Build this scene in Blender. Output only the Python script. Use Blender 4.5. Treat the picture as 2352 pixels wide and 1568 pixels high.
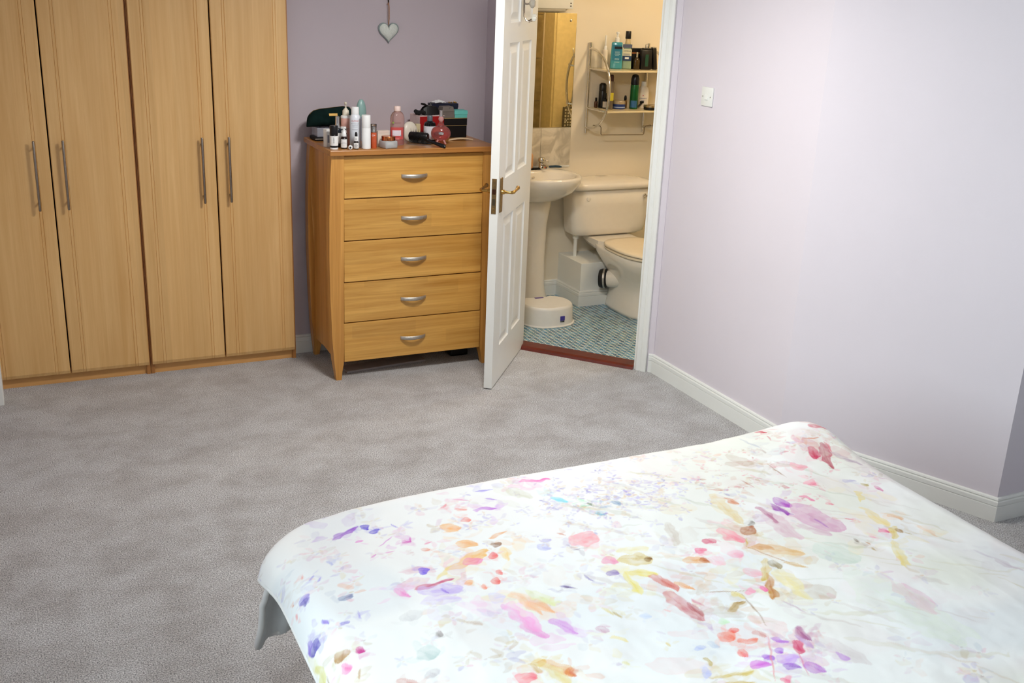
import bpy, bmesh, math, random
import numpy as np
from mathutils import Matrix, Vector, Euler
for o in list(bpy.data.objects): bpy.data.objects.remove(o, do_unlink=True)
S = bpy.context.scene
C = S.collection
PI = math.pi
random.seed(7)
rng = np.random.default_rng(11)

# ------------------------------------------------------------------ camera
cam_d = bpy.data.cameras.new('camera'); cam = bpy.data.objects.new('camera', cam_d); C.objects.link(cam)
cam_d.sensor_width = 36.0; cam_d.lens = 36.0 * 2430.0 / 2352.0; cam_d.clip_start = 0.05
def cam_matrix(pitch, roll, yaw, loc):
    cp, sp, cy, sy = math.cos(pitch), math.sin(pitch), math.cos(yaw), math.sin(yaw)
    fwd = Vector((sy*cp, cy*cp, -sp)); right = Vector((cy, -sy, 0)); up = right.cross(fwd)
    cr, sr = math.cos(roll), math.sin(roll)
    r2 = right*cr + up*sr; u2 = up*cr - right*sr
    m = Matrix((r2, u2, -fwd)).transposed().to_4x4(); m.translation = loc
    return m
cam.matrix_world = cam_matrix(math.radians(18.45), math.radians(2.35), math.radians(26.0), Vector((0, 0, 1.87)))
S.camera = cam

# ------------------------------------------------------------------ world, light, exposure
SKY = 13.2
w = bpy.data.worlds.new('daylight'); S.world = w; w.use_nodes = True
bg = w.node_tree.nodes['Background']; bg.inputs[0].default_value = (0.86, 0.955, 1.0, 1); bg.inputs[1].default_value = SKY
XL = -0.50                               # left wall plane
WINS = [(0.30, 2.00, 0.80, 2.15)]     # windows in the left wall: y0, y1, z0, z1
YR = -0.70
def portal(name, sx, sy, m):
    d = bpy.data.lights.new(name, 'AREA'); d.shape = 'RECTANGLE'; d.size = sx; d.size_y = sy; d.cycles.is_portal = True
    o = bpy.data.objects.new(name, d); C.objects.link(o); o.matrix_world = m
for q in WINS:
    portal('window_portal', q[3]-q[2], q[1]-q[0], Matrix.Translation((XL-0.13, (q[0]+q[1])/2, (q[2]+q[3])/2)) @ Matrix.Rotation(-PI/2, 4, 'Y'))
vs = S.view_settings
vs.view_transform = 'Standard'; vs.look = 'None'; vs.gamma = 1.0; vs.exposure = 0.0; vs.use_curve_mapping = False

# ------------------------------------------------------------------ materials
def lin(c):
    return tuple(((v/255.0)/12.92 if v/255.0 <= 0.04045 else ((v/255.0+0.055)/1.055)**2.4) for v in c)
def new_mat(name):
    m = bpy.data.materials.new(name); m.use_nodes = True
    return m, m.node_tree.nodes, m.node_tree.links, m.node_tree.nodes['Principled BSDF']
def mat(name, rgb, rough=0.5, metal=0.0, trans=0.0, ior=1.45, var=0.06, scale=30.0, bump=0.0, bscale=200.0, coat=0.0, spec=0.5, emit=0.0):
    m, N, L, b = new_mat(name)
    c = lin(rgb)
    b.inputs['Roughness'].default_value = rough; b.inputs['Metallic'].default_value = metal
    b.inputs['Transmission Weight'].default_value = trans; b.inputs['IOR'].default_value = ior
    b.inputs['Coat Weight'].default_value = coat; b.inputs['Specular IOR Level'].default_value = spec
    tc = N.new('ShaderNodeTexCoord'); nz = N.new('ShaderNodeTexNoise'); nz.inputs['Scale'].default_value = scale; nz.inputs['Detail'].default_value = 3
    L.new(tc.outputs['Object'], nz.inputs['Vector'])
    rp = N.new('ShaderNodeValToRGB')
    rp.color_ramp.elements[0].position = 0.3; rp.color_ramp.elements[1].position = 0.7
    rp.color_ramp.elements[0].color = tuple(v*(1-var) for v in c)+(1,); rp.color_ramp.elements[1].color = tuple(min(1, v*(1+var)) for v in c)+(1,)
    L.new(nz.outputs['Fac'], rp.inputs['Fac']); L.new(rp.outputs['Color'], b.inputs['Base Color'])
    if emit:
        b.inputs['Emission Color'].default_value = c+(1,); b.inputs['Emission Strength'].default_value = emit
    if bump:
        n2 = N.new('ShaderNodeTexNoise'); n2.inputs['Scale'].default_value = bscale; n2.inputs['Detail'].default_value = 4
        bp = N.new('ShaderNodeBump'); bp.inputs['Strength'].default_value = bump; bp.inputs['Distance'].default_value = 0.004
        L.new(tc.outputs['Object'], n2.inputs['Vector']); L.new(n2.outputs['Fac'], bp.inputs['Height']); L.new(bp.outputs['Normal'], b.inputs['Normal'])
    return m
def wood(name, dark, light, axis='Z', stave=None, rough=0.38, grain=1.0, stave_var=0.16, coat=0.15):
    """grain runs along axis; stave = (length, width) of glued staves or None"""
    m, N, L, b = new_mat(name)
    b.inputs['Roughness'].default_value = rough; b.inputs['Coat Weight'].default_value = coat; b.inputs['Coat Roughness'].default_value = 0.25
    tc = N.new('ShaderNodeTexCoord'); geo = N.new('ShaderNodeObjectInfo')
    add = N.new('ShaderNodeVectorMath'); add.operation = 'ADD'
    mul = N.new('ShaderNodeVectorMath'); mul.operation = 'SCALE'; mul.inputs['Scale'].default_value = 3.7
    cv = N.new('ShaderNodeCombineXYZ')
    for i in range(3): L.new(geo.outputs['Random'], cv.inputs[i])
    L.new(cv.outputs[0], mul.inputs[0]); L.new(tc.outputs['Object'], add.inputs[0]); L.new(mul.outputs['Vector'], add.inputs[1])
    mp = N.new('ShaderNodeMapping')
    st = {'X': (1.2, 26, 26), 'Y': (26, 1.2, 26), 'Z': (26, 26, 1.0)}[axis]
    mp.inputs['Scale'].default_value = st
    L.new(add.outputs['Vector'], mp.inputs['Vector'])
    n1 = N.new('ShaderNodeTexNoise'); n1.inputs['Scale'].default_value = 1.0; n1.inputs['Detail'].default_value = 6; n1.inputs['Roughness'].default_value = 0.62; n1.inputs['Distortion'].default_value = 0.6
    L.new(mp.outputs['Vector'], n1.inputs['Vector'])
    mp2 = N.new('ShaderNodeMapping'); mp2.inputs['Scale'].default_value = tuple(v*6 if v > 2 else v*3 for v in st)
    L.new(add.outputs['Vector'], mp2.inputs['Vector'])
    n2 = N.new('ShaderNodeTexNoise'); n2.inputs['Scale'].default_value = 1.0; n2.inputs['Detail'].default_value = 3
    L.new(mp2.outputs['Vector'], n2.inputs['Vector'])
    mx = N.new('ShaderNodeMath'); mx.operation = 'MULTIPLY_ADD'; mx.inputs[1].default_value = 0.35*grain
    L.new(n2.outputs['Fac'], mx.inputs[0]); L.new(n1.outputs['Fac'], mx.inputs[2])
    rp = N.new('ShaderNodeValToRGB'); rp.color_ramp.elements[0].position = 0.38; rp.color_ramp.elements[1].position = 0.9
    rp.color_ramp.elements[0].color = lin(dark)+(1,); rp.color_ramp.elements[1].color = lin(light)+(1,)
    L.new(mx.outputs[0], rp.inputs['Fac'])
    out = rp.outputs['Color']
    if stave:
        sp = N.new('ShaderNodeSeparateXYZ'); L.new(add.outputs['Vector'], sp.inputs[0])
        cb = N.new('ShaderNodeCombineXYZ')
        if axis == 'X': L.new(sp.outputs['X'], cb.inputs[0]); L.new(sp.outputs['Z'], cb.inputs[1])
        elif axis == 'Z': L.new(sp.outputs['Z'], cb.inputs[0]); L.new(sp.outputs['X'], cb.inputs[1])
        else: L.new(sp.outputs['Y'], cb.inputs[0]); L.new(sp.outputs['X'], cb.inputs[1])
        bk = N.new('ShaderNodeTexBrick'); bk.inputs['Scale'].default_value = 1.0
        bk.inputs['Brick Width'].default_value = stave[0]; bk.inputs['Row Height'].default_value = stave[1]; bk.inputs['Mortar Size'].default_value = 0.0
        bk.inputs['Color1'].default_value = (1-stave_var, 1-stave_var, 1-stave_var, 1); bk.inputs['Color2'].default_value = (1, 1, 1, 1)
        bk.inputs['Mortar'].default_value = (0.9, 0.9, 0.9, 1)
        L.new(cb.outputs[0], bk.inputs['Vector'])
        mm = N.new('ShaderNodeMix'); mm.data_type = 'RGBA'; mm.blend_type = 'MULTIPLY'; mm.inputs['Factor'].default_value = 1.0
        L.new(out, mm.inputs['A']); L.new(bk.outputs['Color'], mm.inputs['B']); out = mm.outputs['Result']
    L.new(out, b.inputs['Base Color'])
    bp = N.new('ShaderNodeBump'); bp.inputs['Strength'].default_value = 0.05; bp.inputs['Distance'].default_value = 0.002
    L.new(mx.outputs[0], bp.inputs['Height']); L.new(bp.outputs['Normal'], b.inputs['Normal'])
    return m
def glass(name, rgb, rough=0.02, ior=1.45):
    return mat(name, rgb, rough=rough, trans=1.0, ior=ior, var=0.0)
def pane_mat(name):
    m, N, L, b = new_mat(name)
    out = N['Material Output']; N.remove(b)
    t = N.new('ShaderNodeBsdfTransparent'); g = N.new('ShaderNodeBsdfGlossy'); g.inputs['Roughness'].default_value = 0.02
    t.inputs[0].default_value = (0.94, 0.97, 0.96, 1)
    fr = N.new('ShaderNodeFresnel'); fr.inputs['IOR'].default_value = 1.45
    mx = N.new('ShaderNodeMixShader'); L.new(fr.outputs[0], mx.inputs[0]); L.new(t.outputs[0], mx.inputs[1]); L.new(g.outputs[0], mx.inputs[2]); L.new(mx.outputs[0], out.inputs['Surface'])
    return m

M = {}
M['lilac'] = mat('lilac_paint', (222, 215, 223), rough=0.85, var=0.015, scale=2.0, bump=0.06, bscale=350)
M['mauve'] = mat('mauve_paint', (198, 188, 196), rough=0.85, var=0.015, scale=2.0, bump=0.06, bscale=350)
M['white_paint'] = mat('white_gloss_paint', (236, 238, 234), rough=0.38, var=0.015, scale=6)
M['ceiling'] = mat('ceiling_paint', (238, 236, 232), rough=0.9, var=0.01)
M['bath_wall'] = mat('cream_bathroom_paint', (236, 226, 205), rough=0.8, var=0.015, scale=3, bump=0.04, bscale=300)
M['ward'] = wood('beech_foil', (220, 171, 104), (242, 200, 137), 'Z', stave=(30.0, 0.085), rough=0.42, grain=0.7, stave_var=0.07)
M['ward_dark'] = wood('beech_edge', (160, 104, 52), (186, 130, 70), 'Z', rough=0.5)
M['ward_plinth'] = wood('beech_plinth', (206, 150, 84), (224, 170, 104), 'X', rough=0.5)
M['chest'] = wood('oak_drawer', (190, 132, 52), (236, 184, 98), 'X', stave=(0.33, 0.066), rough=0.36, grain=0.9, stave_var=0.12)
M['chest_v'] = wood('oak_upright', (176, 118, 48), (222, 164, 84), 'Z', rough=0.38)
M['chest_top'] = wood('oak_top', (160, 102, 46), (204, 144, 74), 'X', stave=(0.4, 0.06), rough=0.3, stave_var=0.1)
M['steel'] = mat('brushed_steel', (196, 192, 184), rough=0.45, metal=0.85, var=0.1, scale=120)
M['dark_steel'] = mat('satin_steel_bar', (150, 140, 128), rough=0.3, metal=1.0, var=0.08, scale=90)
M['chrome'] = mat('chrome', (214, 212, 208), rough=0.1, metal=1.0, var=0.02)
M['brass'] = mat('brass', (196, 156, 84), rough=0.24, metal=1.0, var=0.08, scale=60)
M['brass_dull'] = mat('tarnished_brass', (150, 124, 84), rough=0.4, metal=1.0, var=0.15, scale=60)
M['black'] = mat('black_plastic', (16, 16, 18), rough=0.35, var=0.1)
M['ceramic'] = mat('white_ceramic', (240, 234, 222), rough=0.1, var=0.01, coat=0.4)
M['seat'] = mat('cream_seat_plastic', (240, 226, 198), rough=0.25, var=0.01)
M['stool'] = mat('white_stool_plastic', (232, 230, 224), rough=0.45, var=0.015)
M['purple'] = mat('purple_rubber', (104, 84, 150), rough=0.6)
M['grout'] = mat('pale_grout', (246, 242, 226), rough=0.9, var=0.06, scale=60)
M['threshold'] = wood('mahogany_strip', (74, 14, 4), (110, 28, 10), 'X', rough=0.35)
M['white_plastic'] = mat('white_plastic', (234, 236, 232), rough=0.3, var=0.01)
M['mirror'] = mat('mirror_silver', (236, 226, 196), rough=0.015, metal=1.0, var=0.0)
def marble(name):
    m, N, L, b = new_mat(name); b.inputs['Roughness'].default_value = 0.2
    tc = N.new('ShaderNodeTexCoord'); n = N.new('ShaderNodeTexNoise'); n.inputs['Scale'].default_value = 9; n.inputs['Detail'].default_value = 7; n.inputs['Distortion'].default_value = 1.6
    L.new(tc.outputs['Object'], n.inputs['Vector']); r = N.new('ShaderNodeValToRGB')
    r.color_ramp.elements[0].position = 0.36; r.color_ramp.elements[0].color = lin((192, 184, 166))+(1,)
    r.color_ramp.elements[1].position = 0.56; r.color_ramp.elements[1].color = lin((228, 220, 202))+(1,)
    L.new(n.outputs['Fac'], r.inputs[0]); L.new(r.outputs[0], b.inputs['Base Color']); return m
M['marble'] = marble('grey_veined_tile')
def carpet_mat():
    m, N, L, b = new_mat('grey_carpet'); b.inputs['Roughness'].default_value = 1.0; b.inputs['Specular IOR Level'].default_value = 0.05
    b.inputs['Sheen Weight'].default_value = 0.25; b.inputs['Sheen Roughness'].default_value = 0.6
    tc = N.new('ShaderNodeTexCoord')
    def noise(s, d, dist=0.0, sc=None):
        n = N.new('ShaderNodeTexNoise'); n.inputs['Scale'].default_value = s; n.inputs['Detail'].default_value = d; n.inputs['Distortion'].default_value = dist; n.inputs['Roughness'].default_value = 0.66 if d > 5 else 0.5
        if sc:
            mp = N.new('ShaderNodeMapping'); mp.inputs['Scale'].default_value = sc; L.new(tc.outputs['Object'], mp.inputs[0]); L.new(mp.outputs[0], n.inputs['Vector'])
        else: L.new(tc.outputs['Object'], n.inputs['Vector'])
        return n.outputs['Fac']
    fine = noise(230, 2); big = noise(4.5, 9, 0.15, (1.0, 1.15, 1)); 
    r1 = N.new('ShaderNodeValToRGB'); r1.color_ramp.elements[0].position = 0.30; r1.color_ramp.elements[1].position = 0.70
    r1.color_ramp.elements[0].color = lin((113, 113, 115))+(1,); r1.color_ramp.elements[1].color = lin((240, 240, 241))+(1,)
    L.new(fine, r1.inputs[0])
    r2 = N.new('ShaderNodeValToRGB'); r2.color_ramp.elements[0].position = 0.36; r2.color_ramp.elements[1].position = 0.60
    r2.color_ramp.elements[0].color = (0.76, 0.735, 0.715, 1); r2.color_ramp.elements[1].color = (1, 1, 1, 1)
    L.new(big, r2.inputs[0])
    mm = N.new('ShaderNodeMix'); mm.data_type = 'RGBA'; mm.blend_type = 'MULTIPLY'; mm.inputs['Factor'].default_value = 1.0
    L.new(r1.outputs[0], mm.inputs['A']); L.new(r2.outputs[0], mm.inputs['B']); L.new(mm.outputs['Result'], b.inputs['Base Color'])
    bp = N.new('ShaderNodeBump'); bp.inputs['Strength'].default_value = 0.9; bp.inputs['Distance'].default_value = 0.006
    L.new(fine, bp.inputs['Height']); L.new(bp.outputs['Normal'], b.inputs['Normal'])
    return m
M['carpet'] = carpet_mat()
def stone_mat(name, a, c_, s):
    m, N, L, b = new_mat(name); b.inputs['Roughness'].default_value = 0.4
    tc = N.new('ShaderNodeTexCoord'); n = N.new('ShaderNodeTexNoise'); n.inputs['Scale'].default_value = s; n.inputs['Detail'].default_value = 6
    L.new(tc.outputs['Object'], n.inputs['Vector']); r = N.new('ShaderNodeValToRGB')
    r.color_ramp.elements[0].position = 0.35; r.color_ramp.elements[0].color = lin(a)+(1,)
    r.color_ramp.elements[1].position = 0.65; r.color_ramp.elements[1].color = lin(c_)+(1,)
    L.new(n.outputs['Fac'], r.inputs[0]); L.new(r.outputs[0], b.inputs['Base Color']); return m
M['stone'] = stone_mat('brown_stone_tile', (120, 104, 70), (150, 134, 96), 14)
def mosaic_mat():
    m, N, L, b = new_mat('blue_mosaic_glaze'); b.inputs['Roughness'].default_value = 0.28
    oi = N.new('ShaderNodeObjectInfo'); r = N.new('ShaderNodeValToRGB')
    tc = N.new('ShaderNodeTexCoord'); n = N.new('ShaderNodeTexWhiteNoise'); n.noise_dimensions = '2D'
    geo = N.new('ShaderNodeNewGeometry'); sn = N.new('ShaderNodeVectorMath'); sn.operation = 'SNAP'
    sn.inputs[1].default_value = (0.0262, 0.0262, 1.0)
    L.new(geo.outputs['Position'], sn.inputs[0]); L.new(sn.outputs[0], n.inputs['Vector'])
    cols = [(60, 106, 132), (84, 142, 172), (52, 124, 160), (98, 146, 160), (72, 122, 142), (104, 160, 188)]
    e = r.color_ramp.elements; r.color_ramp.interpolation = 'CONSTANT'
    e[0].color = lin(cols[0])+(1,); e[1].position = 1/6; e[1].color = lin(cols[1])+(1,)
    for i in range(2, 6):
        q = e.new(i/6); q.color = lin(cols[i])+(1,)
    L.new(n.outputs['Value'], r.inputs[0]); L.new(r.outputs[0], b.inputs['Base Color']); return m
M['mosaic'] = mosaic_mat()

# ------------------------------------------------------------------ mesh helpers
def gm(o):
    m = Matrix.LocRotScale(o.location, o.rotation_euler, None)
    return gm(o.parent) @ m if o.parent else m
def obj(name, me, m=None, parent=None, world=False, smooth=False):
    if isinstance(me, bmesh.types.BMesh):
        bm = me; me = bpy.data.meshes.new(name); bm.to_mesh(me); bm.free()
    if world and parent is not None: me.transform(gm(parent).inverted())
    if m is not None:
        me.materials.clear(); me.materials.append(M[m] if isinstance(m, str) else m)
    if smooth:
        for p in me.polygons: p.use_smooth = True
        if smooth != 'full':
            try: me.set_sharp_from_angle(angle=math.radians(38))
            except Exception: pass
    o = bpy.data.objects.new(name, me); C.objects.link(o); o.parent = parent
    return o
def tag(o, label, cat, group=None):
    o['label'] = label; o['category'] = cat
    if group: o['group'] = group
    return o
def thing(name, label, cat, loc=(0, 0, 0), rotz=0.0, group=None):
    o = bpy.data.objects.new(name, None); C.objects.link(o); o.empty_display_size = 0.05
    o.location = loc; o.rotation_euler = (0, 0, rotz)
    return tag(o, label, cat, group)
def struct(name, me, m=None, label=None, parent=None, smooth=False):
    o = obj(name, me, m, parent, smooth=smooth)
    if parent is None: o['kind'] = 'structure'
    if label: o['label'] = label
    return o
def box(x0, y0, z0, x1, y1, z1, bev=0.0, bm=None, seg=2):
    b = bmesh.new()
    vs_ = [b.verts.new((x, y, z)) for x in (x0, x1) for y in (y0, y1) for z in (z0, z1)]
    for f in ((0, 1, 3, 2), (4, 6, 7, 5), (0, 4, 5, 1), (2, 3, 7, 6), (0, 2, 6, 4), (1, 5, 7, 3)): b.faces.new([vs_[i] for i in f])
    if bev: bmesh.ops.bevel(b, geom=b.edges[:], offset=bev, segments=seg, affect='EDGES', profile=0.5)
    bmesh.ops.recalc_face_normals(b, faces=b.faces[:])
    return merge(bm, b)
def merge(bm, b):
    if bm is None: return b
    t = bpy.data.meshes.new('tmp'); b.to_mesh(t); b.free(); bm.from_mesh(t); bpy.data.meshes.remove(t)
    return bm
def lathe(profile, seg=28, bm=None, origin=(0, 0, 0), sx=1.0, sy=1.0):
    b = bmesh.new(); rings = []
    for r, z in profile:
        if r < 1e-6: rings.append([b.verts.new((origin[0], origin[1], origin[2]+z))])
        else: rings.append([b.verts.new((origin[0]+sx*r*math.cos(2*PI*k/seg), origin[1]+sy*r*math.sin(2*PI*k/seg), origin[2]+z)) for k in range(seg)])
    for a, c in zip(rings, rings[1:]):
        for k in range(seg):
            k2 = (k+1) % seg
            if len(a) == 1 and len(c) == 1: continue
            if len(a) == 1: b.faces.new((a[0], c[k], c[k2]))
            elif len(c) == 1: b.faces.new((a[k], a[k2], c[0]))
            else: b.faces.new((a[k], a[k2], c[k2], c[k]))
    if len(rings[0]) > 1: b.faces.new(rings[0][::-1])
    if len(rings[-1]) > 1: b.faces.new(rings[-1])
    bmesh.ops.recalc_face_normals(b, faces=b.faces[:])
    return merge(bm, b)
def tube(pts, r, seg=8, bm=None, closed=False, rs=None):
    b = bmesh.new(); pts = [Vector(p) for p in pts]; n = len(pts); rings = []
    nrm = None
    for i, p in enumerate(pts):
        if closed: t = pts[(i+1) % n]-pts[i-1]
        else: t = pts[min(i+1, n-1)]-pts[max(i-1, 0)]
        t.normalize()
        if nrm is None:
            nrm = t.orthogonal().normalized()
        else:
            nrm = (nrm - t*nrm.dot(t))
            nrm = nrm.normalized() if nrm.length > 1e-6 else t.orthogonal().normalized()
        bi = t.cross(nrm); rr = rs[i] if rs else r
        rings.append([b.verts.new(p+nrm*rr*math.cos(2*PI*k/seg)+bi*rr*math.sin(2*PI*k/seg)) for k in range(seg)])
    pairs = list(zip(rings, rings[1:])) + ([(rings[-1], rings[0])] if closed else [])
    for a, c in pairs:
        for k in range(seg): b.faces.new((a[k], a[(k+1) % seg], c[(k+1) % seg], c[k]))
    if not closed:
        b.faces.new(rings[0][::-1]); b.faces.new(rings[-1])
    bmesh.ops.recalc_face_normals(b, faces=b.faces[:])
    return merge(bm, b)
def prism(poly, a0, a1, axis='Y', bev=0.0, bm=None):
    """poly: 2-D points; axis Y: (x,z) extruded y a0..a1; axis Z: (x,y) extruded z; axis X: (y,z) extruded x"""
    b = bmesh.new()
    def P(p, a): return {'Y': (p[0], a, p[1]), 'Z': (p[0], p[1], a), 'X': (a, p[0], p[1])}[axis]
    A = [b.verts.new(P(p, a0)) for p in poly]; B = [b.verts.new(P(p, a1)) for p in poly]; n = len(poly)
    b.faces.new(A); b.faces.new(B[::-1])
    for i in range(n): b.faces.new((A[i], B[i], B[(i+1) % n], A[(i+1) % n]))
    bmesh.ops.recalc_face_normals(b, faces=b.faces[:])
    if bev: bmesh.ops.bevel(b, geom=b.edges[:], offset=bev, segments=2, affect='EDGES', profile=0.5)
    bmesh.ops.recalc_face_normals(b, faces=b.faces[:])
    return merge(bm, b)
def loft(rings, bm=None, cap0=True, cap1=True):
    b = bmesh.new(); R = [[b.verts.new(p) for p in r] for r in rings]; n = len(rings[0])
    for a, c in zip(R, R[1:]):
        for k in range(n): b.faces.new((a[k], a[(k+1) % n], c[(k+1) % n], c[k]))
    if cap0: b.faces.new(R[0][::-1])
    if cap1: b.faces.new(R[-1])
    bmesh.ops.recalc_face_normals(b, faces=b.faces[:])
    return merge(bm, b)
def xform(bm, mtx):
    bmesh.ops.transform(bm, matrix=mtx, verts=bm.verts[:]); return bm
def sweep(path, profile, bm=None):
    """sweep (offset, z) profile along an open 2-D path with mitred corners; offset is to the left of travel"""
    b = bmesh.new(); n = len(path); P = [Vector(p) for p in path]; rings = []
    for i in range(n):
        d1 = (P[i]-P[i-1]).normalized() if i > 0 else None
        d2 = (P[i+1]-P[i]).normalized() if i < n-1 else None
        if d1 is None: d1 = d2
        if d2 is None: d2 = d1
        n1 = Vector((-d1.y, d1.x)); n2 = Vector((-d2.y, d2.x)); mt = (n1+n2); mt.normalize(); k = 1.0/max(0.3, mt.dot(n1))
        rings.append([b.verts.new((P[i].x+mt.x*k*o_, P[i].y+mt.y*k*o_, z)) for o_, z in profile])
    m_ = len(profile)
    for a, c in zip(rings, rings[1:]):
        for k in range(m_): b.faces.new((a[k], a[(k+1) % m_], c[(k+1) % m_], c[k]))
    b.faces.new(rings[0][::-1]); b.faces.new(rings[-1])
    bmesh.ops.recalc_face_normals(b, faces=b.faces[:])
    return merge(bm, b)
_txt = {}
def text_mesh(s, size):
    cu = bpy.data.curves.new('txt', 'FONT'); cu.body = s; cu.size = size; cu.align_x = 'CENTER'; cu.align_y = 'CENTER'; cu.resolution_u = 2
    o = bpy.data.objects.new('txt', cu); C.objects.link(o)
    dg = bpy.context.evaluated_depsgraph_get(); me = bpy.data.meshes.new_from_object(o.evaluated_get(dg))
    bpy.data.objects.remove(o, do_unlink=True); bpy.data.curves.remove(cu)
    return me
def wrap_text(s, size, r, z, ang, lift=0.0004, vertical=False, flat=False):
    """text bent round a cylinder of radius r about local z, facing angle ang"""
    me = text_mesh(s, size)
    for v in me.vertices:
        x, y = v.co.x, v.co.y
        if vertical: x, y = -y, x
        if flat: v.co = (math.cos(ang)*(r+lift)-math.sin(ang)*x, math.sin(ang)*(r+lift)+math.cos(ang)*x, z+y)
        else:
            a = ang + x/r; v.co = ((r+lift)*math.cos(a), (r+lift)*math.sin(a), z+y)
    return me
def band(r, z0, z1, ang, half, seg=10, t=0.0005):
    """label patch on a cylinder"""
    b = bmesh.new(); rows = []
    for z in (z0, z1):
        for rr in (r, r+t):
            rows.append([b.verts.new((rr*math.cos(ang+half*(2*k/seg-1)), rr*math.sin(ang+half*(2*k/seg-1)), z)) for k in range(seg+1)])
    i0, o0, i1, o1 = rows
    for k in range(seg):
        b.faces.new((o0[k], o0[k+1], o1[k+1], o1[k])); b.faces.new((i0[k+1], i0[k], i1[k], i1[k+1]))
        b.faces.new((o1[k], o1[k+1], i1[k+1], i1[k])); b.faces.new((i0[k], i0[k+1], o0[k+1], o0[k]))
    b.faces.new((i0[0], o0[0], o1[0], i1[0])); b.faces.new((o0[-1], i0[-1], i1[-1], o1[-1]))
    bmesh.ops.recalc_face_normals(b, faces=b.faces[:])
    return b
FACE = math.atan2(-4.75, -1.6)      # direction from the chest towards the viewer side of the room

# ================================================================== STRUCTURE
HC = 2.40
XR = 2.945            # bedroom right wall
T_ = Vector((0.649, -0.760)); N_ = Vector((0.760, 0.649))   # diagonal door wall: along / into the bathroom
CW = 5.065
def dw(s, c): return (T_*s + N_*c)
A_niche = dw(-2.32, CW)
s_n = None
# corner of niche wall (x = 2.337) with the diagonal wall, and of the right wall with it
yn = (CW-0.760*2.337)/0.649; P_n = Vector((2.337, yn)); s_n = T_.dot(P_n)
yr = (CW-0.760*XR)/0.649; P_r = Vector((XR, yr)); s_r = T_.dot(P_r)
FOLD = Vector((XR, 3.33)); CORN = Vector((3.298, 2.477))
SJ0, SJ1 = -2.190, -1.498      # door opening along the diagonal wall

# carpet covers the bedroom only; polygon follows the walls
fl = bmesh.new()
poly = [(XL-0.1, -0.7), (4.4, -0.7), (4.4, 2.5), (3.33, 2.5), (XR+0.03, 3.35), (XR+0.03, yr+0.02), tuple(dw(SJ1+0.05, CW+0.02)), tuple(dw(SJ0-0.05, CW+0.02)), (2.36, yn+0.03), (2.36, 5.27), (XL-0.1, 5.27)]
fl.faces.new([fl.verts.new((p[0], p[1], 0)) for p in poly]); 
ext = bmesh.ops.extrude_face_region(fl, geom=fl.faces[:])
bmesh.ops.translate(fl, vec=(0, 0, -0.05), verts=[v for v in ext['geom'] if isinstance(v, bmesh.types.BMVert)])
bmesh.ops.recalc_face_normals(fl, faces=fl.faces[:])
struct('floor', fl, 'carpet', 'grey cut pile carpet with brushed light and dark patches')

def wallbox(p, q, th, z0, z1, bm=None):
    """wall from p to q (2-D), thickness to the right of travel"""
    p = Vector(p); q = Vector(q); d = (q-p).normalized(); r = Vector((d.y, -d.x))*th
    return prism([tuple(p), tuple(q), tuple(q+r), tuple(p+r)], z0, z1, 'Z', bm=bm)
# back wall behind the chest (the wardrobe alcove starts at its left end)
XA = 1.272
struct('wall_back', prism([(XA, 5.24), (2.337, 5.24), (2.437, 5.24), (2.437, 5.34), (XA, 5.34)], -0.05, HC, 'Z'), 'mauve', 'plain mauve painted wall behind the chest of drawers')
b = box(XL-0.1, 5.80, -0.05, XA+0.1, 5.90, HC); b = box(XA, 5.34, -0.05, XA+0.1, 5.80, HC, bm=b); b = box(XL-0.1, 5.12, -0.05, XL, 5.80, HC, bm=b)
struct('wall_alcove', b, 'lilac')
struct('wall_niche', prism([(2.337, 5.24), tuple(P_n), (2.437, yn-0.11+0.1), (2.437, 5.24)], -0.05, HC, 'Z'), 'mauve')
# diagonal wall with the door opening
TH = 0.10
b = prism([tuple(dw(s_n, CW)), tuple(dw(SJ0-0.02, CW)), tuple(dw(SJ0-0.02, CW+TH)), tuple(dw(s_n, CW+TH))], -0.05, HC, 'Z')
b = prism([tuple(dw(SJ1+0.02, CW)), tuple(dw(s_r, CW)), tuple(dw(s_r+0.05, CW+TH)), tuple(dw(SJ1+0.02, CW+TH))], -0.05, HC, 'Z', bm=b)
b = prism([tuple(dw(SJ0-0.02, CW)), tuple(dw(SJ1+0.02, CW)), tuple(dw(SJ1+0.02, CW+TH)), tuple(dw(SJ0-0.02, CW+TH))], 2.02, HC, 'Z', bm=b)
struct('wall_door', b, 'lilac', 'diagonal lilac wall holding the bathroom doorway')
struct('wall_right', prism([(XR, yr), tuple(FOLD), (XR+0.1, 3.36), (XR+0.1, yr+0.02)], -0.05, HC, 'Z'), 'lilac', 'pale lilac wall carrying the light switch')
struct('wall_right_angled', prism([tuple(FOLD), tuple(CORN), (4.4, 2.477), (4.4, 2.577), (3.36, 2.577), (XR+0.1, 3.36)], -0.05, HC, 'Z'), 'lilac', 'angled lilac wall ending in an outer corner at the right')
struct('wall_alcove_right', box(4.3, -0.7, -0.05, 4.4, 2.477, HC), 'lilac')
struct('wall_rear', box(XL-0.1, YR-0.1, -0.05, 4.4, YR, HC), 'lilac')
GLZ = pane_mat('window_glass')
# left wall with the window opening
b = None; yy = YR
for y0, y1, z0, z1 in WINS:
    b = box(XL-0.1, yy, -0.05, XL, y0, HC, bm=b); b = box(XL-0.1, y0, -0.05, XL, y1, z0, bm=b); b = box(XL-0.1, y0, z1, XL, y1, HC, bm=b); yy = y1
b = box(XL-0.1, yy, -0.05, XL, 5.12, HC, bm=b)
struct('wall_left', b, 'lilac')
struct('wall_nib', box(XL, 4.975, -0.05, -0.135, 5.118, HC), 'lilac')
struct('ceiling', box(XL-0.1, -0.8, HC, 4.8, 5.95, HC+0.1), 'ceiling')
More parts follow.
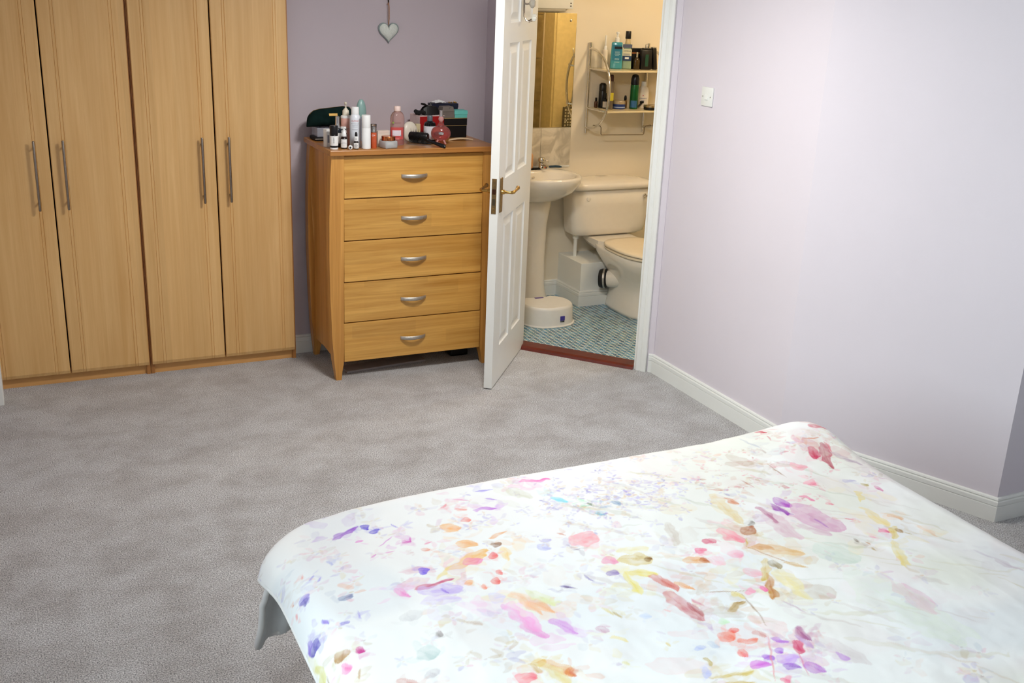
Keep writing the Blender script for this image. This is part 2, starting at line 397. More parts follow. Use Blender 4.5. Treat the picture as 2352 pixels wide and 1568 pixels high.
# window unit: frame, mullion, sill, panes
for i, (y0, y1, z0, z1) in enumerate(WINS):
    wf = box(XL-0.08, y0, z0, XL-0.03, y0+0.045, z1); ym = (y0+y1)/2
    bars = [(y1-0.045, y1, z0, z1), (y0, y1, z0, z0+0.045), (y0, y1, z1-0.045, z1)]
    panes = [(y0+0.045, y1-0.045)]
    if i == 0: bars.append((ym-0.03, ym+0.03, z0, z1)); panes = [(y0+0.045, ym-0.03), (ym+0.03, y1-0.045)]
    for q in bars: wf = box(XL-0.08, q[0], q[2], XL-0.03, q[1], q[3], bm=wf)
    wn = struct('window_%d' % (i+1), wf, 'white_paint', ('large white framed two pane window in the left wall', 'narrow white framed window in the left wall')[i])
    for a, c in panes: obj('pane', box(XL-0.06, a, z0+0.045, XL-0.056, c, z1-0.045), GLZ, wn)
    obj('window_sill', box(XL-0.03, y0-0.05, z0-0.03, XL+0.12, y1+0.05, z0, 0.006), 'white_paint', wn)

# skirting boards
SK = [(0, 0), (0, 0.098), (0.006, 0.098), (0.0095, 0.096), (0.0115, 0.091), (0.0115, 0.0885), (0.0085, 0.0862), (0.0135, 0.084), (0.0150, 0.081), (0.0150, 0.066), (0.0115, 0.0640), (0.0150, 0.0615), (0.0155, 0.0)]
def skirt(name, path, label=None, m='white_paint'):
    return struct(name, sweep(path, SK), m, label)
# the profile's offset is to the left of travel: paths run with the room on their left
skirt('baseboard_back', [(2.337, 5.02+0.03), (2.337, 5.24), (XA, 5.24)], 'white skirting board below the lilac wall behind the chest')
skirt('baseboard_right', [(4.28, 2.477), tuple(CORN), tuple(FOLD), (XR, yr), tuple(dw(SJ1+0.074, CW))], 'white moulded skirting board running round the angled right wall')
skirt('baseboard_left', [(XL, 4.97), (XL, -0.7), (4.3, -0.7), (4.3, 2.45)])

# door lining, architraves and threshold
b = prism([tuple(dw(SJ1, CW-0.004)), tuple(dw(SJ1+0.022, CW-0.004)), tuple(dw(SJ1+0.022, CW+TH+0.004)), tuple(dw(SJ1, CW+TH+0.004))], 0, 2.02, 'Z')
b = prism([tuple(dw(SJ0-0.022, CW-0.004)), tuple(dw(SJ0, CW-0.004)), tuple(dw(SJ0, CW+TH+0.004)), tuple(dw(SJ0-0.022, CW+TH+0.004))], 0, 2.02, 'Z', bm=b)
b = prism([tuple(dw(SJ0-0.022, CW-0.004)), tuple(dw(SJ1+0.022, CW-0.004)), tuple(dw(SJ1+0.022, CW+TH+0.004)), tuple(dw(SJ0-0.022, CW+TH+0.004))], 2.0, 2.022, 'Z', bm=b)
# door stop strips
b = prism([tuple(dw(SJ1-0.012, CW+0.045)), tuple(dw(SJ1, CW+0.045)), tuple(dw(SJ1, CW+0.085)), tuple(dw(SJ1-0.012, CW+0.085))], 0, 2.0, 'Z', bm=b)
struct('trim_1', b, 'white_paint', 'white door lining of the bathroom doorway')
AP = [(0.010, 0), (0.010, 0.012), (0.014, 0.017), (0.019, 0.019), (0.036, 0.0145), (0.040, 0.0185), (0.052, 0.021), (0.066, 0.021), (0.068, 0.018), (0.068, 0)]
pts = [tuple(dw(SJ1+a, CW-t)) for a, t in AP]
b = prism(pts, 0, 2.08, 'Z')
pts = [tuple(dw(SJ0-a, CW-t)) for a, t in AP]
b = prism(pts, 0, 2.08, 'Z', bm=b)
b = prism([tuple(dw(SJ0-0.068, CW-0.02)), tuple(dw(SJ1+0.068, CW-0.02)), tuple(dw(SJ1+0.068, CW)), tuple(dw(SJ0-0.068, CW))], 2.01, 2.08, 'Z', bm=b)
struct('trim_2', b, 'white_paint', 'white moulded architrave round the bathroom doorway')
mt = Matrix(((T_.x, N_.x, 0, 0), (T_.y, N_.y, 0, 0), (0, 0, 1, 0), (0, 0, 0, 1)))
LNG = SJ1-SJ0
b = prism([(CW-0.025, 0.0), (CW-0.018, 0.012), (CW-0.004, 0.019), (CW+0.075, 0.019), (CW+0.085, 0.004), (CW+0.085, -0.01), (CW-0.025, -0.01)], SJ0, SJ1-0.001, 'X')
struct('trim_3', xform(b, mt), 'threshold', 'dark red brown wooden threshold strip across the doorway')
# white trim at the left edge of the frame
b = prism([(-0.135, 4.955), (-0.117, 4.955), (-0.113, 4.960), (-0.113, 5.085), (-0.117, 5.09), (-0.135, 5.09)], 0, 2.1, 'Z')
b = prism([(-0.20, 4.957), (-0.135, 4.957), (-0.135, 4.975), (-0.20, 4.975)], 0, 2.1, 'Z', bm=b)
struct('trim_4', b, 'white_paint', 'white door casing beside the left end of the wardrobe')

# ------------------------------------------------------------------ bathroom shell
YB = 5.84
struct('wall_bathroom_back', box(2.30, YB, -0.05, 4.8, YB+0.1, HC), 'bath_wall', 'cream lit bathroom wall behind the toilet and basin')
struct('wall_bathroom_left', box(2.44, yn, -0.05, 2.48, YB, HC), 'bath_wall')
struct('wall_bathroom_right', box(4.7, 3.8, -0.05, 4.8, YB, HC), 'bath_wall')
struct('wall_bathroom_front', box(3.05, 3.75, -0.05, 4.8, 3.88, HC), 'bath_wall')
struct('wall_bathroom_side', box(XR+0.1, 3.88, -0.05, XR+0.12, yr+0.06, HC), 'bath_wall')
b = prism([tuple(dw(SJ1+0.022, CW+TH)), tuple(dw(s_r+0.07, CW+TH)), tuple(dw(s_r+0.07, CW+TH+0.01)), tuple(dw(SJ1+0.022, CW+TH+0.01))], -0.05, HC, 'Z')
b = prism([tuple(dw(s_n+0.02, CW+TH)), tuple(dw(SJ0-0.022, CW+TH)), tuple(dw(SJ0-0.022, CW+TH+0.01)), tuple(dw(s_n+0.02, CW+TH+0.01))], -0.05, HC, 'Z', bm=b)
struct('wall_bathroom_door', b, 'bath_wall')
# mosaic floor: grout bed plus single tiles
p0, p1 = dw(SJ0-0.1, CW+0.07), dw(SJ1+0.1, CW+0.07)
bed = prism([tuple(p0), tuple(p1), (XR+0.11, 3.86), (4.75, 3.86), (4.75, YB+0.02), (2.42, YB+0.02)], -0.05, -0.0003, 'Z')
bfl = struct('floor_bathroom', bed, 'grout', 'bathroom floor of small blue mosaic tiles with pale grout')
PIT, GAP = 0.0262, 0.0048
tile_me = bpy.data.meshes.new('tile')
tb = box(-(PIT-GAP)/2, -(PIT-GAP)/2, -0.002, (PIT-GAP)/2, (PIT-GAP)/2, 0.0004); tb.to_mesh(tile_me); tb.free(); tile_me.materials.append(M['mosaic'])
cand = []
for i in range(int(2.48/PIT), int(4.7/PIT)):
    for j in range(int(3.9/PIT), int(YB/PIT)):
        x, y = (i+0.5)*PIT, (j+0.5)*PIT
        if N_.dot(Vector((x, y))) < CW+0.098: continue
        if y < yr and x < XR+0.13: continue
        cand.append((x, y))
def floor_seen(x, y):      # strip of floor that shows between door and jamb, clear of stool, boxing and toilet
    s = x/y
    if s < 0.500 or s > 0.652: return False
    if ((x-2.81)/0.155)**2+((y-5.32)/0.15)**2 < 1: return False
    if x > 3.14 and y > 5.52: return False
    if ((x-3.42)/0.11)**2+((y-5.36)/0.22)**2 < 1: return False
    return y < 5.66
seen = sorted([c_ for c_ in cand if floor_seen(*c_)], key=lambda c_: c_[1]+0.3*c_[0])
near = set(seen[:300])
for x, y in seen[:300]:
    o = bpy.data.objects.new('tile', tile_me); C.objects.link(o); o.location = (x, y, 0); o.parent = bfl
h = (PIT-GAP)/2; V = []; F = []
for x, y in cand:
    if (x, y) in near: continue
    k = len(V)
    for z in (-0.002, 0.0004): V += [(x-h, y-h, z), (x+h, y-h, z), (x+h, y+h, z), (x-h, y+h, z)]
    F += [(k+4, k+5, k+6, k+7), (k, k+1, k+5, k+4), (k+1, k+2, k+6, k+5), (k+2, k+3, k+7, k+6), (k+3, k, k+4, k+7)]
me = bpy.data.meshes.new('tiles'); me.from_pydata(V, [], F); me.update()
o = obj('mosaic_tiles', me, 'mosaic', bfl); o['kind'] = 'stuff'
# boxed-in pipes with skirting
struct('trim_5', box(3.155, 5.535, 0, 3.80, YB, 0.272, 0.002), 'white_paint', 'white boxed in pipe casing beside the toilet')
skirt('baseboard_bathroom', [(3.80, 5.535), (3.155, 5.535), (3.155, YB), (2.48, YB)], 'white skirting round the pipe casing in the bathroom')

# ================================================================== WARDROBES
def door_profile(x0, x1):
    """front outline of a wardrobe door with pairs of fine grooves (front face is -y)"""
    P = [(x0, 0.0)]; P = [(x0+0.0, 0.018), (x0, 0.003), (x0+0.003, 0.0)]
    w_ = x1-x0
    for g in (0.052, 0.064, w_-0.064, w_-0.052):
        P += [(x0+g-0.0016, 0.0), (x0+g, 0.0022), (x0+g+0.0016, 0.0)]
    P += [(x1-0.003, 0.0), (x1, 0.003), (x1, 0.018)]
    return P
def wardrobe(label, x0, x1, gap, doors):
    t = thing('wardrobe', label, 'wardrobe', ((x0+x1)/2, 5.16, 0))
    b = box(x0, 5.157, 0, x0+0.018, 5.78, 2.30); b = box(x1-0.018, 5.157, 0, x1, 5.78, 2.30, bm=b)
    b = box(x0+0.018, 5.157, 2.28, x1-0.018, 5.78, 2.30, bm=b); b = box(x0+0.018, 5.77, 0.055, x1-0.018, 5.78, 2.28, bm=b)
    b = box(x0+0.018, 5.16, 0.055, x1-0.018, 5.77, 0.073, bm=b)
    obj('body', b, 'ward_dark', t, world=True)
    obj('plinth', box(x0+0.018, 5.168, 0, x1-0.018, 5.186, 0.055), 'ward_plinth', t, world=True)
    for (a, c, hx) in doors:
        prof = door_profile(a, c); zb, zt = 0.052, 2.28
        bm = bmesh.new(); rings = []
        for z, dy in ((zb, 0.006), (zb+0.016, 0.0), (zt, 0.0)):      # chamfered lower edge
            rings.append([bm.verts.new((x, 5.137+y+(dy if y < 0.01 else 0), z)) for x, y in prof])
        n = len(prof)
        for r0, r1 in zip(rings, rings[1:]):
            for k in range(n): bm.faces.new((r0[k], r0[(k+1) % n], r1[(k+1) % n], r1[k]))
        bm.faces.new(rings[0][::-1]); bm.faces.new(rings[-1]); bmesh.ops.recalc_face_normals(bm, faces=bm.faces[:])
        d = obj('door', bm, 'ward', t, world=True)
        hb = tube([(hx, 5.108, 0.842), (hx, 5.108, 0.846), (hx, 5.108, 1.149), (hx, 5.108, 1.153)], 0.006, 12, rs=[0.004, 0.006, 0.006, 0.004])
        for z in (0.875, 1.12): hb = tube([(hx, 5.108, z), (hx, 5.139, z)], 0.0045, 8, bm=hb)
        obj('handle', hb, 'dark_steel', d, smooth=True).data.transform(gm(t).inverted())
    return t
wardrobe('light beech wardrobe at the left edge, partly out of view beside the white casing', -0.165, 0.545, 0.01, [(-0.160, 0.180, 0.120), (0.186, 0.539, 0.240)])
wardrobe('light beech two door wardrobe standing next to the chest of drawers', 0.547, 1.268, 0.01, [(0.554, 0.903, 0.841), (0.910, 1.260, 0.965)])

# ================================================================== CHEST OF DRAWERS
CX = 1.774
chest = thing('chest_of_drawers', 'golden oak chest of five drawers with bowed legs and grey bow handles', 'chest of drawers', (CX, 4.98, 0))
OUT = [(1.107, 0.412), (1.0, 0.420), (0.82, 0.4275), (0.6, 0.430), (0.39, 0.4275), (0.20, 0.421), (0.10, 0.414), (0.0, 0.404)]
INN = [(0.0, 0.378), (0.045, 0.3735), (0.085, 0.366), (0.12, 0.365), (1.107, 0.353)]
def post(sgn, y0_, y1_):
    poly = [(CX+sgn*x, z) for z, x in OUT] + [(CX+sgn*x, z) for z, x in INN]
    b = prism(poly, y0_, y1_, 'Y')
    yc = y0_ if y0_ < 5 else y1_
    for v in b.verts:
        if v.co.z < 0.09:
            k = 0.5+0.5*v.co.z/0.09; v.co.y = yc+(v.co.y-yc)*k
    return b
for sgn in (-1, 1):
    obj('leg', post(sgn, 4.765, 4.825), 'chest_v', chest, world=True)
    obj('leg', post(sgn, 5.145, 5.20), 'chest_v', chest, world=True)
    xo = 0.395
    sp = prism([(4.80, 1.107), (5.17, 1.107), (5.17, 0.098), (5.13, 0.100), (4.985, 0.108), (4.85, 0.100), (4.80, 0.098)], CX+sgn*0.378, CX+sgn*0.398, 'X')
    for v in sp.verts:      # side panel follows the bow of the posts
        v.co.x += sgn*0.012*math.sin(PI*min(1, max(0, v.co.z/1.1)))
    obj('side_panel', sp, 'chest_v', chest, world=True)
obj('back_panel', box(CX-0.37, 5.165, 0.10, CX+0.37, 5.175, 1.107), 'chest_v', chest, world=True)
obj('bottom_panel', box(CX-0.37, 4.80, 0.09, CX+0.37, 5.165, 0.105), 'chest_v', chest, world=True)
obj('gap_shade', box(CX-0.362, 4.792, 0.105, CX+0.362, 4.80, 1.106), M['black'], chest, world=True)  # black sheet behind the drawer fronts stands in for shade in the gaps
top = obj('top', box(CX-0.426, 4.742, 1.1065, CX+0.426, 5.212, 1.132, 0.004), 'chest_top', chest, world=True)
ZB = [1.1035, 0.9005, 0.6980, 0.4945, 0.2905, 0.0880]
for i in range(5):
    za, zb = ZB[i+1]+0.0025, ZB[i]-0.0025
    xa = 0.3535+0.012*(1-(za+zb)/2/1.1)
    d = obj('drawer', box(CX-xa+0.0015, 4.7685, za, CX+xa-0.0015, 4.79, zb, 0.0015), 'chest', chest, world=True)
    zc = (za+zb)/2-0.002
    hb = bmesh.new(); nseg = 56; rings = []
    for k in range(nseg+1):
        u = 2*k/nseg-1; x = CX-0.006+u*0.066; y = 4.770-0.026*(1-u*u)**0.8-0.002
        rib = 1+0.05*math.sin(k*2.6); hh = 0.0098*(0.9+0.1*(1-abs(u)))*1.0
        z = zc+0.004*u*u*0
        rings.append([hb.verts.new((x, y+0.0045*math.sin(a)*rib, z+hh*math.cos(a)*rib)) for a in [2*PI*q/10 for q in range(10)]])
    for r0, r1 in zip(rings, rings[1:]):
        for q in range(10): hb.faces.new((r0[q], r0[(q+1) % 10], r1[(q+1) % 10], r1[q]))
    hb.faces.new(rings[0][::-1]); hb.faces.new(rings[-1]); bmesh.ops.recalc_face_normals(hb, faces=hb.faces[:])
    ho = obj('handle', hb, 'steel', d, smooth=True); ho.data.transform(gm(chest).inverted())
ZT = 1.1322

# paper or boards lying under the chest
t = obj('flat_board', box(-0.22, -0.04, 0, 0.22, 0.05, 0.012, 0.002), mat('grey_board', (150, 142, 140), 0.6)); t.location = (1.66, 4.90, 0.001); t.rotation_euler = (0, 0, 0.10)
tag(t, 'thin grey board lying on the carpet under the chest of drawers', 'board')
t = obj('dark_case', box(-0.05, -0.09, 0, 0.05, 0.09, 0.07, 0.008), 'black'); t.location = (2.085, 5.0, 0); tag(t, 'black case tucked on the carpet under the chest of drawers', 'case')

# ================================================================== HEART ON THE WALL
t = thing('heart_ornament', 'pale grey blue heart hanging from twine on the lilac wall', 'ornament', (1.795, 5.228, 1.583))
def heart_pts(n, s):
    out = []
    for k in range(n):
        a = 2*PI*k/n; x = 16*math.sin(a)**3; z = 13*math.cos(a)-5*math.cos(2*a)-2*math.cos(3*a)-math.cos(4*a)
        out.append((x/32*0.106*s, (z+17)/29*0.1))
    return out
base = heart_pts(64, 1.0); cz = 0.055
rings = []
for sc_, y in ((1.0, 0.009), (1.0, -0.002), (0.93, -0.006), (0.90, -0.004)):
    rings.append([(x*sc_, y, cz+(z-cz)*sc_) for x, z in base])
obj('rim', loft(rings), mat('grey_blue_enamel', (150, 166, 166), 0.4, var=0.1), t, smooth=True)
rings = []
for sc_, y in ((0.90, -0.0035), (0.82, -0.0075), (0.6, -0.011), (0.3, -0.0128), (0.02, -0.0132)):
    rings.append([(x*sc_, y, cz+(z-cz)*sc_) for x, z in base])
hm = mat('embossed_white_enamel', (214, 220, 214), 0.35, var=0.08, scale=150, bump=0.5, bscale=170)
obj('face', loft(rings), hm, t, smooth=True)
tw = tube([(0.0, -0.004, 0.088), (-0.004, -0.004, 0.12), (-0.004, -0.004, 0.17), (-0.0015, -0.003, 0.196)], 0.0014, 6)
tw = tube([(0.0, -0.004, 0.088), (0.003, -0.004, 0.12), (0.003, -0.004, 0.17), (0.0005, -0.003, 0.196)], 0.0014, 6, bm=tw)
tw = tube([(-0.004, -0.004, 0.187), (-0.010, -0.004, 0.189)], 0.002, 6, bm=tw)
obj('twine', tw, mat('jute_twine', (168, 124, 92), 0.9, var=0.2, scale=200), t)
nb = lathe([(0, 0.192), (0.003, 0.194), (0.0035, 0.199), (0.0025, 0.203), (0.0034, 0.207), (0.0028, 0.215), (0.002, 0.23), (0, 0.24)], 10)
obj('hook', tube([(0, -0.003, 0.24), (0, 0.011, 0.242)], 0.0015, 6, bm=nb), mat('dark_bronze', (46, 34, 22), 0.5, metal=0.6), t)

# ================================================================== BATHROOM DOOR (open into the bedroom)
ang = math.atan2(-(4.93-4.394), -(2.47-2.042))
DL, DT = 0.70, 0.040
dr = bpy.data.objects.new('door_1', None); C.objects.link(dr); dr.location = (2.042+0.6236*DL, 4.394+0.7812*DL, 0.006); dr.rotation_euler = (0, 0, ang)
dr['kind'] = 'structure'; dr['label'] = 'white six panel bathroom door standing open into the bedroom'
PX = [(0.120, 0.318), (0.382, 0.578)]; PZ = [(0.185, 0.825), (1.015, 1.628), (1.715, 1.885)]
H_ = 1.975
b = box(0, -DT, 0, PX[0][0], 0, H_); b = box(PX[0][1], -DT, 0, PX[1][0], 0, H_, bm=b); b = box(PX[1][1], -DT, 0, DL, 0, H_, bm=b)
zs = [0.0, PZ[0][0], PZ[0][1], PZ[1][0], PZ[1][1], PZ[2][0], PZ[2][1], H_]
for px in PX:
    for k in range(0, 8, 2): b = box(px[0], -DT, zs[k], px[1], 0, zs[k+1], bm=b)
bmesh.ops.remove_doubles(b, verts=b.verts[:], dist=1e-5)
obj('leaf', b, 'white_paint', dr)
for px in PX:
    for pz in PZ:
        bm = bmesh.new()
        for side in (1, -1):
            rings = []
            for ins, dep in ((0, 0), (0.006, 0.006), (0.014, 0.0095), (0.020, 0.0095), (0.046, 0.0025), (0.050, 0.0022)):
                y = -dep if side == 1 else -DT+dep
                rings.append([bm.verts.new(p) for p in ((px[0]+ins, y, pz[0]+ins), (px[1]-ins, y, pz[0]+ins), (px[1]-ins, y, pz[1]-ins), (px[0]+ins, y, pz[1]-ins))])
            for r0, r1 in zip(rings, rings[1:]):
                for k in range(4): bm.faces.new((r0[k], r0[(k+1) % 4], r1[(k+1) % 4], r1[k]))
            bm.faces.new(rings[-1])
        bmesh.ops.remove_doubles(bm, verts=bm.verts[:], dist=1e-6); bmesh.ops.recalc_face_normals(bm, faces=bm.faces[:])
        obj('panel', bm, 'white_paint', dr)
# lever handles, both sides
hx, hz = DL-0.045, 0.958
for side in (1, -1):
    y_ = 0.0 if side == 1 else -DT
    pb = box(hx-0.020, min(y_, y_+side*0.006), hz-0.090, hx+0.020, max(y_, y_+side*0.006), hz+0.072, 0.003)
    pt = obj('handle_plate', pb, 'brass_dull', dr)
    lb = tube([(hx, y_+side*0.004, hz+0.006), (hx, y_+side*0.018, hz+0.006), (hx, y_+side*0.022, hz+0.006), (hx, y_+side*0.045, hz+0.006), (hx-0.004, y_+side*0.053, hz+0.006), (hx-0.014, y_+side*0.058, hz+0.006),
               (hx-0.045, y_+side*0.059, hz+0.007), (hx-0.085, y_+side*0.058, hz+0.009), (hx-0.108, y_+side*0.057, hz+0.012), (hx-0.118, y_+side*0.057, hz+0.013)], 0.007, 10,
              rs=[0.012, 0.011, 0.0075, 0.007, 0.008, 0.0085, 0.0062, 0.0075, 0.0105, 0.006])
    obj('lever', lb, 'brass', pt, smooth=True)
# lock faceplate on the door edge
fp = obj('lock_plate', box(DL, -DT/2-0.0115, hz-0.092, DL+0.0022, -DT/2+0.0115, hz+0.072, 0.001), 'brass_dull', dr)
obj('latch', prism([(-DT/2-0.008, hz), (-DT/2+0.008, hz), (-DT/2+0.008, hz+0.024), (-DT/2-0.008, hz+0.024)], DL+0.002, DL+0.006, 'X'), mat('dark_latch', (70, 40, 24), 0.4, metal=0.6), fp)
obj('dead_bolt', box(DL+0.002, -DT/2-0.007, hz-0.052, DL+0.0035, -DT/2+0.007, hz-0.022), mat('bolt_steel', (110, 100, 80), 0.3, metal=1.0), fp)
for z in (hz+0.062, hz+0.040, hz-0.066, hz-0.080):
    obj('screw', xform(lathe([(0.0032, 0), (0.003, 0.0012), (0, 0.0016)], 10), Matrix.Translation((DL+0.002, -DT/2, z)) @ Matrix.Rotation(PI/2, 4, 'Y')), 'brass', fp)
# coat hook with porcelain and glass knobs
kx = DL-0.345
hk = tube([(kx, 0.004, 1.90), (kx, 0.008, 1.84), (kx, 0.009, 1.77), (kx, 0.011, 1.742), (kx, 0.022, 1.722), (kx, 0.036, 1.718), (kx, 0.050, 1.724)], 0.0042, 8)
hk = tube([(kx, 0.024, 1.722), (kx-0.012, 0.034, 1.722), (kx-0.024, 0.046, 1.732)], 0.0038, 8, bm=hk)
hk = tube([(kx, 0.006, 1.800), (kx-0.004, 0.020, 1.796), (kx-0.006, 0.030, 1.798)], 0.0042, 8, bm=hk)
ho = obj('coat_hook', hk, M['dark_steel'], dr, smooth=True)
kp = mat('frosted_knob', (226, 226, 216), 0.15, var=0.02, coat=0.3)
obj('knob', xform(lathe([(0, -0.013), (0.009, -0.010), (0.0135, 0), (0.010, 0.009), (0, 0.012)], 16), Matrix.Translation((kx, 0.058, 1.733))), kp, ho, smooth=True)
obj('knob', xform(lathe([(0, -0.013), (0.009, -0.010), (0.0135, 0), (0.010, 0.009), (0, 0.012)], 16), Matrix.Translation((kx-0.032, 0.052, 1.742))), kp, ho, smooth=True)
obj('knob', xform(lathe([(0.006, -0.014), (0.020, -0.004), (0.022, 0.004), (0.014, 0.014), (0, 0.016)], 14), Matrix.Translation((kx-0.010, 0.044, 1.800)) @ Matrix.Rotation(-PI/2, 4, 'X')), mat('cut_crystal', (206, 202, 190), 0.08, trans=0.35), ho)

# ================================================================== LIGHT SWITCH
t = thing('light_switch', 'square white light switch on the lilac wall right of the doorway', 'light switch', (XR, 4.092, 1.433))
obj('plate', box(-0.009, -0.043, -0.043, 0.0, 0.043, 0.043, 0.004), 'white_plastic', t, smooth=True)
obj('frame', box(-0.0098, -0.016, -0.016, -0.0085, 0.016, 0.016, 0.0006), 'white_plastic', t)
rk = box(-0.013, -0.011, -0.014, -0.009, 0.011, 0.014, 0.001)
for v in rk.verts:
    if v.co.z > 0: v.co.x += 0.0035
obj('rocker', rk, 'white_plastic', t)
for y in (-0.030, 0.030): obj('screw', xform(lathe([(0.0035, 0), (0.003, 0.0014), (0, 0.0016)], 10), Matrix.Translation((-0.009, y, 0)) @ Matrix.Rotation(-PI/2, 4, 'Y')), 'steel', t)

# ================================================================== BED
bedt = thing('bed', 'double bed base with mattress under the floral duvet', 'bed', (1.36, 1.25, 0))
obj('mattress', box(0.64, 0.22, 0.33, 2.08, 2.24, 0.565, 0.05, seg=3), mat('mattress_ticking', (226, 224, 220), 0.9), bedt, world=True, smooth=True)
obj('bed_base', box(0.66, 0.22, 0.10, 2.06, 2.22, 0.328, 0.01), mat('pale_base_fabric', (186, 180, 172), 0.95), bedt, world=True)
for x in (0.76, 1.96):
    for y in (0.35, 2.10):
        obj('leg', xform(lathe([(0.022, 0), (0.026, 0.02), (0.02, 0.04), (0.02, 0.10)], 14), Matrix.Translation((x, y, 0))), 'black', bedt, world=True)
# ---- duvet surface: a rectangle of cloth laid over a soft rounded slab, falling over the edges
X0, X1, Y1 = 0.545, 2.165, 2.362     # inner rectangle (top is level inside it)
RR = 0.085; RC = 0.075
HL, HF, HR = 0.108, 0.32, 0.26       # cloth beyond the slab at left, foot and right
def smooth_noise(nu, nv, gu, gv):
    g = rng.random((gv+3, gu+3)); uu = np.linspace(0, gu, nu); vv = np.linspace(0, gv, nv)
    iu = uu.astype(int); iv = vv.astype(int); fu = uu-iu; fv = vv-iv
    fu = fu*fu*(3-2*fu); fv = fv*fv*(3-2*fv)
    a = g[np.ix_(iv, iu)]; b_ = g[np.ix_(iv, iu+1)]; c_ = g[np.ix_(iv+1, iu)]; d = g[np.ix_(iv+1, iu+1)]
    return (a*(1-fu)+b_*fu)*(1-fv[:, None])+(c_*(1-fu)+d*fu)*fv[:, None]
def drape(U, V, inset=0.0):
    """flat cloth coordinates -> world; returns x, y, z arrays"""
    cx0, cx1, cy1 = X0+RC, X1-RC, Y1-RC
    # the far edge bows a little towards the left corner
    bx = np.clip(U, cx0, cx1); by = np.minimum(V, cy1)
    dx = U-bx; dy = V-by; d = np.sqrt(dx*dx+dy*dy)+1e-9
    e = np.maximum(0, d-RC)                     # cloth that lies beyond the slab edge
    nx, ny = dx/d, dy/d
    r = RR-inset
    th = np.minimum(e/RR, PI/2*0.97)
    hang = np.maximum(0, e-RR*PI/2*0.97)
    outw = np.minimum(d, RC)+r*np.sin(th)+hang*0.10
    dz = RR*(1-np.cos(th))*1.0+hang*0.99
    # soft vertical pleats in what hangs
    per = np.arctan2(ny, nx)*0.35+bx*1.0-by*1.0
    cal = np.clip((U-X0-0.10)/0.25, 0.0, 1)
    outw = outw+cal*np.minimum(hang, 0.2)*0.16*np.sin(per*21)+cal*np.minimum(hang, 0.2)*0.08*np.sin(per*47+1)
    x = bx+nx*outw; y = by+ny*outw
    # the foot end swings out where it meets the left corner
    fl_ = np.clip(hang/0.10, 0, 1)*np.exp(-((U-(X0-HL))/0.24)**2)*np.clip((V-Y1-0.02)/0.10, 0, 1)
    x = x-fl_*(0.058+0.038*np.clip((hang-0.09)/0.12, 0, 1)); y = y-fl_*(0.030+0.012*np.sin(hang*38+1)+0.010*np.sin(U*60))
    x = x-0.030*np.exp(-((V-Y1-0.01)/0.12)**2)*np.exp(-((U-(X0-HL))/0.10)**2)
    y = y-0.085*np.clip((0.82-U)/0.37, 0, 1)**2*np.clip((V-1.9)/0.4, 0, 1)
    x = x+0.045*np.clip((U-1.75)/0.36, 0, 1)*np.exp(-((V-2.42)/0.25)**2)+0.012*np.exp(-((V-2.45)/0.12)**2)*np.exp(-((U-(X0-HL))/0.10)**2)
    y = y-0.080*np.exp(-((U-0.63)/0.14)**2)*np.clip(hang/0.12, 0, 1)*np.clip((V-Y1)/0.08, 0, 1)
    zt = 0.600
    puff = 0.012*np.sin((U-0.5)*2.1+0.4)*np.sin((V-0.2)*2.0)+0.006*np.sin(U*5.2+V*3.1)+0.004*np.sin(U*3.0-V*7.7+1.0)
    edge = np.clip((np.minimum(np.minimum(U-X0, X1-U), Y1-V)+0.05)/0.25, 0, 1)
    z = zt+puff*edge-dz-inset-0.012*(1-edge)
    # raised roll of filling at the far right corner, slight dip along the far edge
    z = z+0.026*np.exp(-(((U-2.12)/0.17)**2+((V-2.34)/0.16)**2))-0.018*np.exp(-(((U-0.62)/0.22)**2+((V-2.33)/0.16)**2))
    return x, y, z
def axis(parts):
    out = []
    for a, c, st in parts: out += list(np.arange(a, c-1e-9, st))
    return np.array(out+[parts[-1][1]])
ua = axis([(X0-HL, X1+0.10, 0.0026), (X1+0.10, X1+HR, 0.006)])
va = axis([(0.15, 1.02, 0.02), (1.02, Y1+0.14, 0.0026), (Y1+0.14, Y1+HF, 0.008)])
U, V = np.meshgrid(ua, va); nu, nv = len(ua), len(va)
PX_, PY_, PZ_ = drape(U, V)
# fine creases
cr = smooth_noise(nu, nv, 34, 26); cr2 = smooth_noise(nu, nv, 90, 70)
PZ_ = PZ_+0.0030*(cr-0.5)+0.0009*(cr2-0.5)
